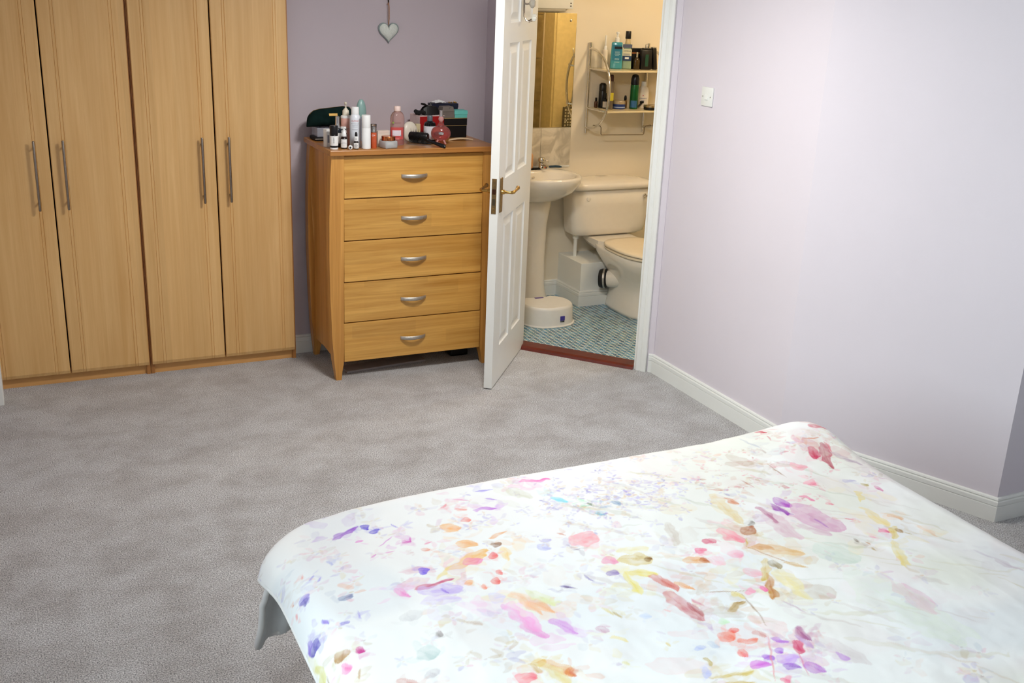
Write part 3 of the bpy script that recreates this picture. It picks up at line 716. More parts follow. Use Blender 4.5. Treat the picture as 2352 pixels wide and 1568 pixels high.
# ---- watercolour print, painted in cloth coordinates
col = np.empty((nv, nu, 3), np.float32); col[:] = lin((246, 247, 248))
wash = smooth_noise(nu, nv, 9, 8); wash2 = smooth_noise(nu, nv, 22, 18); spk = smooth_noise(nu, nv, 160, 130); ed = smooth_noise(nu, nv, 90, 75); wash3 = smooth_noise(nu, nv, 60, 50)
right = np.clip((U-1.15)/0.9, 0, 1)
def tint(mask, rgb):
    c_ = np.array(lin(rgb), np.float32); col[:] = col*(1-mask[..., None])+c_*mask[..., None]
tint(np.clip((wash-0.40)*1.2, 0, 0.34)*right, (216, 222, 190))
tint(np.clip((wash2-0.62)*1.6, 0, 0.22)*(0.3+0.7*right), (232, 208, 212))
tint(np.clip((0.34-wash)*1.6, 0, 0.25), (210, 222, 234))
def stroke(x1, y1, x2, y2, w_, rgb, a, kind=0):
    """one brush stroke: a tapering petal or leaf from 1 to 2"""
    L_ = math.hypot(x2-x1, y2-y1)+1e-6; pad = w_*0.7+0.01
    i0, i1 = np.searchsorted(ua, min(x1, x2)-pad), np.searchsorted(ua, max(x1, x2)+pad)
    j0, j1 = np.searchsorted(va, min(y1, y2)-pad), np.searchsorted(va, max(y1, y2)+pad)
    if i1-i0 < 2 or j1-j0 < 2: return
    u = ua[i0:i1][None, :]; v = va[j0:j1][:, None]
    tx, ty = (x2-x1)/L_, (y2-y1)/L_
    t = ((u-x1)*tx+(v-y1)*ty)/L_; s = -(u-x1)*ty+(v-y1)*tx
    s = s+(ed[j0:j1, i0:i1]-0.5)*min(w_*0.9, 0.016)+(spk[j0:j1, i0:i1]-0.5)*min(w_*0.35, 0.006)+ (t-0.5)**2*w_*0.5*(1 if (int(x1*7919)+int(y1*104729)) % 2 else -1)
    t = t+(wash3[j0:j1, i0:i1]-0.5)*0.25; tc = np.clip(t, 0, 1)
    half = w_*0.5*np.sqrt(np.clip(np.sin(PI*tc**0.85), 0, 1))*(1 if w_ < L_ else 1.0)
    half = np.where((t < 0) | (t > 1), -1, half)
    inside = np.clip((half-np.abs(s))/0.0028, 0, 1)
    rim = np.exp(-np.abs(half-np.abs(s))/0.0032)*inside
    al = a*inside*(0.46+0.30*tc+0.40*(spk[j0:j1, i0:i1]-0.5)+0.40*(wash2[j0:j1, i0:i1]-0.4))+a*0.38*rim
    al = np.clip(al, 0, 1)[..., None]
    c_ = np.array(lin(rgb), np.float32); reg = col[j0:j1, i0:i1]
    col[j0:j1, i0:i1] = reg*(1-al)+c_*al
# background sprigs in the areas between the big motifs
pal = [(188, 180, 226), (170, 160, 214), (222, 186, 214), (240, 196, 206), (226, 208, 150), (204, 214, 226), (236, 178, 150), (206, 196, 186), (232, 166, 190), (196, 172, 130)]
def sprig(cx, cy, size, pals, n=5, al=0.5):
    a0 = random.random()*6.28
    for k in range(n):
        a_ = a0+6.28*k/n+random.uniform(-.3, .3); l = size*random.uniform(.6, 1.2)
        stroke(cx+math.cos(a_)*size*.15, cy+math.sin(a_)*size*.15, cx+math.cos(a_)*l, cy+math.sin(a_)*l, l*random.uniform(.35, .6), random.choice(pals), al*random.uniform(.5, 1))
    stroke(cx-size*.14, cy, cx+size*.14, cy, size*.2, random.choice([(206, 150, 70), (150, 100, 120), (196, 170, 90)]), al*.9)
for k in range(330):
    cx, cy = random.uniform(0.42, 2.25), random.uniform(1.0, 2.42)
    dens = 1.0 if cx < 1.75 or cy > 1.95 else 0.12
    if random.random() > dens: continue
    sprig(cx, cy, random.uniform(.016, .046), pal, random.choice([4, 5, 5, 6]), random.uniform(.22, .52))
for k in range(170):    # lilac cluster in the middle of the far half
    cx, cy = random.gauss(1.36, .17), random.gauss(2.17, .085)
    sprig(cx, cy, random.uniform(.012, .028), [(168, 156, 226), (140, 128, 206), (200, 190, 238), (190, 172, 220), (222, 186, 140)], 4, random.uniform(.35, .8))
for k in range(70):     # pinks towards the far right
    cx, cy = random.gauss(1.88, .16), random.gauss(2.18, .11)
    sprig(cx, cy, random.uniform(.010, .024), [(232, 130, 155), (208, 80, 112), (240, 175, 188), (190, 140, 100)], 4, random.uniform(.35, .8))
for k in range(110):     # long dry grass strokes
    cx, cy = random.uniform(1.1, 2.2), random.uniform(1.2, 2.35); a_ = random.gauss(-0.75, .25); l = random.uniform(.06, .20)
    stroke(cx, cy, cx+math.cos(a_)*l, cy+math.sin(a_)*l, random.uniform(.006, .022), random.choice([(206, 198, 156), (200, 186, 182), (222, 208, 190), (190, 198, 180)]), random.uniform(.2, .45))
PRINT = """
628,2278,711,2308,12,170,110,215,80;
713,2302,732,2271,14,110,90,220,90;
724,2259,754,2257,14,110,90,220,85;
787,2269,799,2240,6,140,120,225,80;
678,2231,699,2227,10,235,150,220,80;
722,2169,772,2208,4,215,110,215,80;
780,2155,805,2159,10,215,90,190,80;
806,2181,797,2149,5,215,90,190,80;
824,2129,849,2137,8,235,120,170,80;
806,2097,828,2092,12,235,140,100,80;
775,2100,787,2099,8,205,150,160,70;
893,2102,950,2080,24,248,185,95,75;
894,2194,938,2168,21,250,185,95,70;
957,2213,979,2200,12,240,120,100,80;
929,2289,952,2305,8,235,110,130,90;
962,2266,993,2254,10,240,130,110,70;
1005,2250,1070,2225,10,200,120,225,80;
1057,2292,1084,2271,8,185,150,230,80;
1044,2340,1099,2330,8,150,130,235,80;
970,2325,1020,2295,6,230,110,180,70;
968,2060,996,2053,17,165,125,95,90;
814,1973,948,2037,23,248,200,120,75;
783,1946,840,1995,9,240,220,140,70;
972,2090,1033,2103,10,240,170,90,80;
993,2037,981,1973,16,250,220,150,60;
868,2000,917,2006,23,245,140,195,75;
944,2017,965,2004,22,245,115,115,80;
925,1937,940,1927,17,245,100,90,85;
898,1904,918,1892,17,245,105,95,85;
867,1882,881,1876,13,250,155,125,80;
837,1913,855,1906,15,250,190,140,75;
762,2009,787,1999,23,130,100,235,90;
719,1925,818,1940,12,215,100,145,80;
720,1917,821,1888,29,210,190,245,60;
713,1876,808,1849,25,225,210,248,50;
778,1913,790,1882,9,160,130,230,80;
689,1952,706,1901,16,245,165,220,75;
482,2034,513,2037,26,165,150,225,70;
494,2037,494,2007,11,110,100,190,80;
528,2093,540,2113,7,150,140,225,80;
540,2072,552,2092,7,170,160,230,80;
585,2170,595,2132,9,190,195,235,70;
517,2138,512,2115,5,235,120,100,80;
463,2064,471,2057,7,225,140,90,80;
462,2020,458,1996,8,240,100,100,80;
560,1959,595,1974,14,135,150,190,70;
510,1915,516,1885,8,150,130,225,80;
540,1872,555,1862,14,150,140,225,80;
587,1898,583,1865,5,170,160,230,80;
474,1881,461,1834,19,105,95,190,85;
459,1894,452,1851,12,160,140,220,80;
450,1813,454,1738,13,225,220,150,80;
465,1758,461,1718,5,170,140,90,70;
518,1786,507,1756,13,190,150,100,80;
544,1775,553,1753,13,215,80,165,85;
498,1748,517,1719,13,240,140,195,70;
530,1708,520,1677,6,190,150,90,80;
461,1672,471,1668,16,245,60,120,90;
653,1706,677,1666,33,195,215,215,60;
676,1848,676,1807,32,225,225,228,60;
591,1642,613,1599,17,215,150,140,60;
645,1637,657,1615,19,205,200,205,60;
787,1545,834,1537,22,250,135,145,70;
841,1581,877,1585,16,235,205,110,75;
878,1789,912,1646,21,242,165,225,70;
925,1836,946,1720,14,248,205,170,60;
1176,2345,1264,2334,12,250,115,200,80;
1137,2326,1166,2240,22,225,225,210,60;
703,1750,709,1728,12,150,140,140,70;
784,1764,809,1740,14,215,200,190,60;
859,1825,902,1830,25,225,220,250,60;
687,2113,702,2133,8,225,150,215,80;
720,2125,745,2124,8,235,160,215,80;
618,2050,636,2043,6,240,170,210,70;
1215,2221,1247,2178,13,140,228,245,70;
1279,2181,1291,2166,6,140,240,180,80;
1260,2142,1294,2134,4,120,220,190,80;
1291,2151,1291,2130,8,130,150,120,80;
1275,2091,1296,2068,6,120,190,210,80;
1356,2136,1362,2103,13,150,180,210,70;
1145,1978,1228,2000,37,250,165,178,70;
1137,1955,1158,1951,4,120,90,130,80;
1143,2042,1159,2022,7,215,140,110,80;
1189,1891,1211,1858,19,245,165,200,70;
1162,1836,1191,1824,17,165,145,205,80;
1223,1878,1299,1848,28,225,205,130,75;
1276,1857,1297,1849,12,145,105,65,85;
1224,1912,1315,1889,16,240,230,170,60;
1206,1827,1275,1783,13,240,225,130,75;
1204,1819,1188,1732,13,240,228,140,70;
1261,1789,1280,1707,15,225,140,130,75;
1288,1746,1314,1689,15,240,180,120,70;
1243,1725,1259,1591,22,215,140,145,75;
1268,1662,1265,1606,11,190,100,105,80;
1283,1671,1291,1631,7,215,110,150,70;
1359,1825,1418,1785,20,238,185,125,70;
1397,1802,1418,1785,16,200,120,75,85;
1418,1973,1388,1874,16,215,205,195,70;
1525,1913,1538,1825,25,250,155,175,65;
1466,1880,1479,1848,16,225,95,135,80;
1412,1838,1439,1828,16,245,115,160,80;
1485,1801,1505,1768,20,250,175,200,70;
1470,1723,1492,1682,23,250,185,200,70;
1460,1647,1461,1623,15,250,120,185,80;
1419,1648,1428,1629,15,250,170,200,70;
1430,1797,1435,1753,24,250,195,210,60;
1568,1859,1620,1886,21,190,120,70,85;
1608,1890,1639,1907,12,130,120,115,85;
1620,2067,1597,1904,22,235,215,160,70;
1642,2038,1660,1999,12,225,145,90,80;
1625,2098,1681,2076,6,205,120,90,80;
1539,1807,1569,1840,5,220,190,110,80;
1547,1804,1658,1725,24,235,200,150,70;
1551,1802,1596,1775,16,225,170,110,70;
1539,1807,1591,1700,4,190,140,80,90;
1549,1742,1482,1662,15,225,200,110,75;
1544,1710,1517,1563,27,245,235,180,70;
1508,1683,1453,1589,11,210,150,70,75;
1574,1715,1614,1666,11,225,185,100,70;
1556,1731,1546,1693,15,170,150,100,85;
1317,1681,1413,1646,4,170,130,80,80;
1403,1646,1375,1520,4,160,125,85,80;
1332,1593,1382,1617,13,195,165,105,80;
1385,1653,1393,1620,15,235,220,150,70;
1261,1532,1279,1498,21,250,135,105,75;
1292,1540,1291,1520,14,245,95,70,80;
1279,1492,1326,1479,15,245,135,105,75;
1260,1467,1258,1436,17,248,125,118,75;
1342,1513,1346,1478,14,225,170,165,70;
1243,1406,1286,1401,16,225,125,230,80;
1287,1419,1311,1422,13,180,95,225,85;
1353,1475,1374,1440,10,190,115,225,80;
1328,1433,1337,1417,13,180,105,225,80;
1302,1400,1361,1389,23,215,175,245,70;
1304,1381,1339,1361,16,165,100,215,75;
1386,1442,1376,1401,17,230,100,145,80;
1367,1405,1336,1338,4,230,130,170,80;
1424,1480,1414,1431,12,190,105,140,80;
1358,1493,1264,1350,4,238,150,155,80;
1151,1402,1242,1388,11,225,205,130,75;
1141,1383,1225,1355,9,215,190,110,75;
867,1589,909,1512,20,240,190,120,70;
904,1544,907,1508,13,228,130,70,80;
865,1578,884,1486,19,240,225,160,70;
840,1582,841,1546,13,220,190,110,75;
786,1545,833,1537,22,250,150,165,70;
921,1830,981,1719,22,250,200,160,60;
890,1791,909,1680,25,250,185,230,65;
955,1709,985,1643,17,225,165,235,70;
958,1838,993,1750,22,235,240,190,65;
1032,1824,1064,1811,9,150,140,195,80;
1042,1820,1055,1811,5,90,50,90,80;
1114,1847,1114,1807,8,165,155,205,70;
1068,2008,1095,1980,16,200,200,240,70;
1083,1714,1090,1676,9,225,210,140,70;
1093,1689,1100,1665,9,200,180,110,80;
1030,1652,1037,1622,14,210,165,190,70;
1141,1655,1165,1639,14,215,225,245,70;
1204,1659,1214,1641,9,245,185,185,70;
1144,1592,1157,1574,9,220,215,230,70;
1140,1548,1138,1529,8,225,205,130,80;
1000,1517,1006,1508,10,215,205,225,70;
1018,1521,1028,1505,12,235,230,180,70;
1185,1510,1195,1494,13,190,200,240,70;
1212,1506,1235,1490,17,205,215,235,70;
1175,1470,1183,1436,10,205,185,115,75;
1145,1428,1160,1416,20,205,210,250,70;
1246,1585,1261,1545,10,210,190,220,70;
1291,1574,1304,1555,14,210,240,205,70;
1038,1608,1068,1577,10,240,225,150,70;
1770,1995,1786,1935,25,192,110,208,85;
1746,1971,1749,1897,13,170,90,190,85;
1788,1945,1813,1772,58,225,180,208,75;
1738,1850,1785,1773,26,225,190,210,50;
1796,1858,1802,1806,9,185,115,205,75;
1694,1949,1682,1776,35,230,200,213,70;
1703,1961,1696,1867,15,200,135,168,70;
2133,2332,2186,2306,16,220,80,110,75;
2074,2221,2040,2155,23,215,70,115,85;
2108,2222,2058,2097,20,195,75,105,80;
2127,2229,2115,2173,9,225,80,115,80;
2062,2259,2120,2252,7,220,140,100,80;
2125,2364,2231,2311,21,225,190,190,60;
1977,2382,2008,2356,11,210,70,95,80;
1990,2334,1980,2296,7,210,70,95,80;
2108,2169,2163,2083,15,190,170,190,50;
1890,2185,1889,2075,4,165,125,85,85;
1937,2142,1987,2111,22,250,175,192,70;
1919,2052,1949,2029,23,250,165,188,65;
1922,2034,1949,2029,5,220,60,115,85;
1851,1986,1871,1945,12,240,130,175,80;
1891,1927,1910,1914,12,240,110,145,75;
1873,1834,1899,1824,7,230,95,125,80;
1975,1873,1954,1757,18,245,228,170,75;
2037,1961,1993,1899,10,240,222,145,70;
2008,1818,2018,1773,16,245,200,155,75;
2035,1736,2036,1667,13,246,220,198,70;
1899,1691,1832,1582,16,240,225,155,70;
1974,1759,1910,1696,15,235,213,115,70;
1969,1741,1963,1714,13,185,152,100,85;
1968,1722,1980,1693,4,200,180,120,80;
1818,1741,1819,1717,9,165,155,145,85;
1835,1716,1834,1698,7,212,175,145,85;
1829,1686,1827,1668,7,198,175,135,85;
1915,1752,1931,1727,17,245,150,185,75;
1926,1743,1930,1727,7,220,80,130,80;
1861,1735,1872,1716,9,245,170,195,70;
2035,2014,2076,2017,14,200,195,225,70;
2078,1998,2093,1980,11,190,170,90,70;
2099,1973,2103,1936,11,225,150,190,80;
1756,1529,1740,1390,35,235,196,213,70;
1751,1564,1733,1491,9,235,205,220,60;
1707,1747,1729,1632,54,218,230,222,70;
2087,1544,2103,1476,12,215,205,215,60;
2069,1597,2080,1538,11,220,215,225,60;
1422,1482,1419,1428,18,190,135,178,75;
1405,1461,1402,1402,10,198,155,213,70;
1428,1438,1468,1317,39,234,228,230,70;
1434,1376,1447,1338,10,200,150,222,75;
1387,1441,1371,1395,17,225,112,145,80;
1356,1369,1369,1327,20,198,122,218,80;
1278,1352,1288,1330,13,248,140,175,75;
1755,2120,1761,2065,4,190,120,80,70;
1462,1583,1482,1508,7,210,190,205,70;
1673,1611,1714,1289,84,234,242,230,50;
1911,2363,1933,2273,8,185,190,205,70;
1923,2277,1929,2235,12,200,190,185,70"""
feats = [[int(v) for v in row.split(',')] for row in PRINT.strip().split(';')]
def sat(c_, k=1.0): return tuple(max(0, min(255, 255-(255-v)*k)) for v in c_)
for q in feats:          # pale petals washed in round every motif
    if q[4] > 55: continue
    cx, cy, l = (q[0]+q[2])/2000, (q[1]+q[3])/2000, max(math.hypot(q[0]-q[2], q[1]-q[3]), q[4])/1000
    for k in range(4):
        a_ = random.random()*6.28; d_ = l*random.uniform(.2, .9); b_ = random.random()*6.28; ll = random.uniform(.5, 1.0)*l*0.8+0.012
        x_, y_ = cx+math.cos(a_)*d_, cy+math.sin(a_)*d_
        stroke(x_, y_, x_+math.cos(b_)*ll, y_+math.sin(b_)*ll, ll*random.uniform(.3, .6), sat((q[5], q[6], q[7]), 0.8), random.uniform(.12, .36))
for q in feats:
    p_ = (q[0]/1000, q[1]/1000, q[2]/1000, q[3]/1000); c_ = sat((q[5], q[6], q[7]), 1.05)
    w_ = max(q[4], 5)/1000*(1.75 if q[4] > 9 else 1.2)
    stroke(*p_, w_, c_, min(1.0, q[8]/100*1.1))
    if q[4] > 10:        # darker heart and a vein
        mx_, my_ = p_[0]*0.65+p_[2]*0.35, p_[1]*0.65+p_[3]*0.35
        stroke(mx_, my_, p_[2], p_[3], w_*0.45, sat(c_, 1.3), 0.40)
        stroke(p_[0], p_[1], p_[2], p_[3], 0.004, sat(c_, 1.5), 0.5)
col = np.clip(col, 0, 1)
me = bpy.data.meshes.new('duvet_cover'); nvx = nu*nv
co = np.stack([PX_, PY_, PZ_], -1).reshape(-1, 3).astype(np.float32)
me.vertices.add(nvx); me.vertices.foreach_set('co', co.ravel())
jj, ii = np.meshgrid(np.arange(nv-1), np.arange(nu-1), indexing='ij'); a_ = (jj*nu+ii).ravel()
quads = np.stack([a_, a_+1, a_+nu+1, a_+nu], -1).astype(np.int32); nf = len(quads)
me.loops.add(nf*4); me.loops.foreach_set('vertex_index', quads.ravel())
me.polygons.add(nf); me.polygons.foreach_set('loop_start', np.arange(0, nf*4, 4, dtype=np.int32)); me.polygons.foreach_set('loop_total', np.full(nf, 4, np.int32))
me.polygons.foreach_set('use_smooth', np.ones(nf, bool)); me.update(); me.validate()
ca = me.color_attributes.new('print', 'FLOAT_COLOR', 'POINT'); ca.data.foreach_set('color', np.concatenate([col.reshape(-1, 3), np.ones((nvx, 1), np.float32)], 1).ravel())
m_, N, L, bs = new_mat('floral_cotton_print'); bs.inputs['Roughness'].default_value = 0.8; bs.inputs['Specular IOR Level'].default_value = 0.2
at = N.new('ShaderNodeVertexColor'); at.layer_name = 'print'; L.new(at.outputs['Color'], bs.inputs['Base Color'])
tc = N.new('ShaderNodeTexCoord'); n_ = N.new('ShaderNodeTexNoise'); n_.inputs['Scale'].default_value = 700; bp = N.new('ShaderNodeBump'); bp.inputs['Strength'].default_value = 0.12; bp.inputs['Distance'].default_value = 0.001
L.new(tc.outputs['Object'], n_.inputs['Vector']); L.new(n_.outputs['Fac'], bp.inputs['Height']); L.new(bp.outputs['Normal'], bs.inputs['Normal'])
def translucent(m, k, col_socket=None, rgb=None):
    N, L = m.node_tree.nodes, m.node_tree.links; b0 = N['Principled BSDF']; out = N['Material Output']
    tr = N.new('ShaderNodeBsdfTranslucent'); mx = N.new('ShaderNodeMixShader'); mx.inputs[0].default_value = k
    src = b0.inputs['Base Color'].links[0].from_socket; L.new(src, tr.inputs['Color'])
    L.new(b0.outputs[0], mx.inputs[1]); L.new(tr.outputs[0], mx.inputs[2]); L.new(mx.outputs[0], out.inputs['Surface']); return m
translucent(m_, 0.07)
duv = thing('duvet', 'white duvet with a watercolour flower print spread over the bed', 'duvet', (1.36, 1.25, 0.6))
obj('duvet_cover', me, m_, duv, world=True)
# plain lining under it, joined round the hem by a rolled seam
ul = axis([(X0-HL, X1+HR, 0.02)]); vl = axis([(0.15, 1.0, 0.05), (1.0, Y1+HF, 0.02)]); U2, V2 = np.meshgrid(ul, vl)
x2, y2, z2 = drape(U2, V2, 0.014)
V = [tuple(p) for p in np.stack([x2, y2, z2], -1).reshape(-1, 3)]; n2 = len(ul)
F = [(j*n2+i, (j+1)*n2+i, (j+1)*n2+i+1, j*n2+i+1) for j in range(len(vl)-1) for i in range(n2-1)]
me = bpy.data.meshes.new('lining'); me.from_pydata([tuple(map(float, v)) for v in V], [], F); me.update()
obj('lining', me, translucent(mat('white_cotton_lining', (240, 243, 245), 0.85, var=0.01), 0.3), duv, world=True, smooth='full')
hu = [(ua[0], v) for v in np.arange(0.15, Y1+HF, 0.02)]+[(u, Y1+HF) for u in np.arange(ua[0], X1+HR, 0.02)]+[(X1+HR, v) for v in np.arange(Y1+HF, 0.15, -0.02)]
hu = np.array(hu); hx_, hy_, hz_ = drape(hu[:, 0], hu[:, 1], 0.007)
obj('hem', tube(list(zip(map(float, hx_), map(float, hy_), map(float, hz_))), 0.0085, 8), mat('white_cotton_hem', (240, 240, 240), 0.85), duv, world=True, smooth='full')

# ================================================================== THINGS ON THE CHEST
M['label_white'] = mat('paper_label', (236, 236, 234), 0.6, var=0.01)
M['print_dark'] = mat('dark_print', (52, 52, 58), 0.7)
M['print_grey'] = mat('grey_print', (150, 152, 162), 0.7)
M['print_red'] = mat('faded_red_print', (206, 130, 130), 0.7)
M['white_gloss'] = mat('white_gloss_plastic', (238, 240, 240), 0.22, var=0.01)
M['amber'] = mat('dark_glass', (26, 14, 12), 0.08, var=0.05, coat=0.4)
M['clear'] = glass('clear_glass', (246, 248, 248))
def L_(pts, seg=28): return lathe(pts, seg)
def part(t, name, prof, m, seg=28, sx=1, sy=1, world=False):
    return obj(name, lathe(prof, seg, sx=sx, sy=sy), m, t, smooth=True)
def lines(t, parent, r, zs_, half, m='print_dark', ang=None, h=0.0016):
    """rows of tiny unreadable print"""
    b = None
    for z, k in zs_:
        bb = band(r, z-h/2, z+h/2, FACE if ang is None else ang, half*k, 6, 0.0004); b = merge(b, bb) if b else bb
    o_ = obj('print', b, m, parent); o_['kind'] = 'stuff'
    return o_
def at(x, y, z=None): return (x, y, ZT if z is None else z)

# dark green velvet pouch lying on the clear organiser
t = thing('organiser_box', 'clear plastic organiser box under the green velvet pouch', 'box', (1.435, 5.115, ZT+0.019), 0.05)
cl = mat('clear_acrylic', (206, 210, 222), 0.12, trans=0.55, var=0.02)
b = box(-0.058, -0.045, 0, 0.10, 0.045, 0.003); b = box(-0.058, -0.045, 0.003, -0.055, 0.045, 0.042, bm=b); b = box(0.097, -0.045, 0.003, 0.10, 0.045, 0.042, bm=b)
b = box(-0.055, -0.045, 0.003, 0.097, -0.042, 0.042, bm=b); b = box(-0.055, 0.042, 0.003, 0.097, 0.045, 0.042, bm=b)
obj('shell', b, cl, t); 
for k in range(3): obj('divider', box(-0.02+k*0.035, -0.042, 0.003, -0.018+k*0.035, 0.042, 0.038), cl, t)
t = thing('cosmetic_case', 'flat black case lying under the clear organiser box', 'case', (1.425, 5.10, ZT), 0.05)
obj('shell', box(-0.062, -0.048, 0, 0.11, 0.05, 0.018, 0.006), mat('black_cloth', (20, 20, 24), 0.8), t, smooth=True)
obj('zip', tube([(-0.064, -0.046, 0.010), (-0.03, -0.050, 0.010), (0.11, -0.050, 0.010)], 0.0018, 6), 'steel', t)
t = thing('velvet_pouch', 'long dark green velvet pouch with a small gold tag', 'pouch', (1.462, 5.116, ZT+0.0625), 0.10)
rings = []
for k in range(25):
    u = k/24; x = -0.125+0.25*u; e = max(0.02, 1-abs(2*u-1)**6); e = e**0.5
    top_ = (0.078+0.022*u)*e; wd = 0.040*e
    rings.append([(x, wd*math.cos(a)*(1 if math.sin(a) > 0 else 1.1), (0.5*top_+0.5*top_*math.sin(a)) if True else 0) for a in [2*PI*q/20 for q in range(20)]])
obj('body', loft(rings), mat('green_velvet', (16, 34, 32), 0.95, var=0.25, scale=25, spec=0.1), t, smooth='full')
obj('tag', xform(box(-0.022, -0.0012, -0.0065, 0.022, 0.0012, 0.0065, 0.0008), Matrix.Translation((-0.004, -0.0405, 0.060)) @ Matrix.Rotation(-0.35, 4, 'X')), mat('gold_tag', (196, 158, 88), 0.4, metal=0.6), t)
obj('zip', tube([(-0.108, 0.0, 0.060), (-0.09, 0.0, 0.077), (-0.06, 0.0, 0.0838), (0.0, 0.0, 0.0888), (0.06, 0.0, 0.0944), (0.095, 0.0, 0.0905), (0.11, 0.0, 0.070)], 0.0016, 6), mat('gold_zip', (170, 140, 80), 0.3, metal=1.0), t)

# teal egg shaped deodorant
t = thing('deodorant', 'teal egg topped deodorant standing behind the white spray can', 'bottle', at(1.588, 5.03))
part(t, 'cap', [(0.024, 0.118), (0.0255, 0.128), (0.025, 0.145), (0.0215, 0.170), (0.0160, 0.188), (0.008, 0.1985), (0, 0.2)], mat('teal_plastic', (142, 178, 174), 0.3), sy=0.75)
part(t, 'collar', [(0.0235, 0.110), (0.0238, 0.118)], mat('blue_grey_band', (96, 112, 140), 0.4), sy=0.75)
part(t, 'body', [(0.019, 0), (0.022, 0.004), (0.0235, 0.05), (0.0232, 0.110)], mat('blue_grey_plastic', (104, 110, 128), 0.35), sy=0.75)

# pink pump bottle
t = thing('pump_bottle', 'pink lotion bottle with a cream pump top', 'bottle', at(1.477, 4.918))
bd = part(t, 'body', [(0.0225, 0), (0.024, 0.003), (0.024, 0.128), (0.0225, 0.134), (0.012, 0.138)], mat('pink_lotion', (226, 176, 164), 0.3))
part(t, 'shoulder', [(0.0243, 0.126), (0.0244, 0.133), (0.0225, 0.1365), (0.0145, 0.139)], 'white_gloss')
part(t, 'collar', [(0.0152, 0.138), (0.0158, 0.141), (0.0148, 0.160), (0.009, 0.167), (0.0055, 0.172)], mat('cream_plastic', (224, 218, 200), 0.35))
part(t, 'pump', [(0.0045, 0.170), (0.0042, 0.186), (0.0065, 0.188), (0.0068, 0.196), (0.005, 0.2)], mat('cream_pump', (206, 200, 184), 0.35))
obj('spout', tube([(0, 0, 0.194), (0.012*math.cos(FACE), 0.012*math.sin(FACE), 0.194), (0.018*math.cos(FACE), 0.018*math.sin(FACE), 0.191)], 0.0028, 8), mat('cream_spout', (206, 200, 184), 0.35), t)
lines(t, bd, 0.0241, [(0.08, 1), (0.074, .7), (0.05, .8), (0.045, .8)], 0.6, 'print_grey')

# chrome pump serum
t = thing('serum_bottle', 'dark serum bottle with a tall chrome pump cap', 'bottle', at(1.420, 4.862))
part(t, 'body', [(0.0165, 0), (0.018, 0.003), (0.018, 0.078), (0.016, 0.084), (0.0125, 0.087)], mat('navy_glass', (22, 30, 40), 0.12))
part(t, 'cap', [(0.0125, 0.086), (0.0128, 0.098), (0.0105, 0.104), (0.0096, 0.132), (0.0098, 0.138), (0.007, 0.141), (0, 0.142)], 'chrome')
obj('label', band(0.0181, 0.018, 0.066, FACE, 1.3, 14), 'label_white', t); obj('stripe', band(0.0186, 0.066, 0.069, FACE, 1.3, 14), 'black', t)

# black capped roll-on with white label
t = thing('roll_on', 'black capped bottle with a white label at the front left corner', 'bottle', at(1.3815, 4.791))
part(t, 'base', [(0.0175, 0), (0.019, 0.002), (0.019, 0.007), (0.0182, 0.009)], 'white_gloss')
bd = part(t, 'body', [(0.0186, 0.009), (0.0188, 0.012), (0.0188, 0.064), (0.0178, 0.066)], mat('charcoal_plastic', (20, 22, 26), 0.3))
part(t, 'cap', [(0.0186, 0.0665), (0.0192, 0.068), (0.0188, 0.106), (0.0176, 0.1085), (0, 0.109)], 'black')
lb_ = obj('label', band(0.0189, 0.018, 0.062, FACE, 1.45, 16), 'label_white', bd)
lines(t, lb_, 0.0196, [(0.030, .16), (0.034, .3), (0.038, .2), (0.042, .34), (0.046, .3), (0.050, .2), (0.054, .28)], 0.55, h=0.0014)

# white carton behind it
t = thing('small_carton', 'narrow white carton behind the black capped bottle', 'carton', at(1.372, 4.868), 0.35)
obj('carton', box(-0.013, -0.013, 0, 0.013, 0.013, 0.082, 0.0006), 'label_white', t); obj('print', box(-0.008, -0.0136, 0.02, 0.002, -0.0129, 0.055), 'print_grey', t)
t = thing('squat_bottle', 'white and black striped bottle between the serum and the pink pump', 'bottle', at(1.450, 4.868))
part(t, 'body', [(0.013, 0), (0.0145, 0.002), (0.0145, 0.070), (0.012, 0.073)], 'label_white'); part(t, 'cap', [(0.0128, 0.073), (0.0135, 0.075), (0.0135, 0.090), (0.012, 0.092), (0, 0.0925)], 'white_gloss')
obj('stripe', band(0.0146, 0.058, 0.064, FACE, 2.0, 14), 'black', t); obj('stripe', band(0.0137, 0.079, 0.083, FACE, 2.0, 14), 'black', t)

# dark bottle with white pump
t = thing('pump_serum', 'brown glass serum with a white pump and square label', 'bottle', at(1.4335, 4.806))
bd = part(t, 'body', [(0.0155, 0), (0.0165, 0.003), (0.0165, 0.046), (0.0135, 0.053), (0.0095, 0.056)], 'amber')
part(t, 'collar', [(0.0105, 0.056), (0.0108, 0.060), (0.0105, 0.072), (0.0065, 0.077), (0.006, 0.084)], 'white_gloss')
part(t, 'pump', [(0.0045, 0.083), (0.0052, 0.094), (0.0048, 0.099), (0, 0.1)], 'white_gloss')
obj('spout', tube([(0, 0, 0.094), (0.010*math.cos(FACE+.9), 0.010*math.sin(FACE+.9), 0.094)], 0.0022, 8), 'white_gloss', t)
lb_ = obj('label', band(0.0166, 0.006, 0.044, FACE, 0.95, 12), 'label_white', bd)
lines(t, lb_, 0.0172, [(0.024, .9), (0.030, .5), (0.014, .4)], 0.8, 'print_grey', h=0.001)

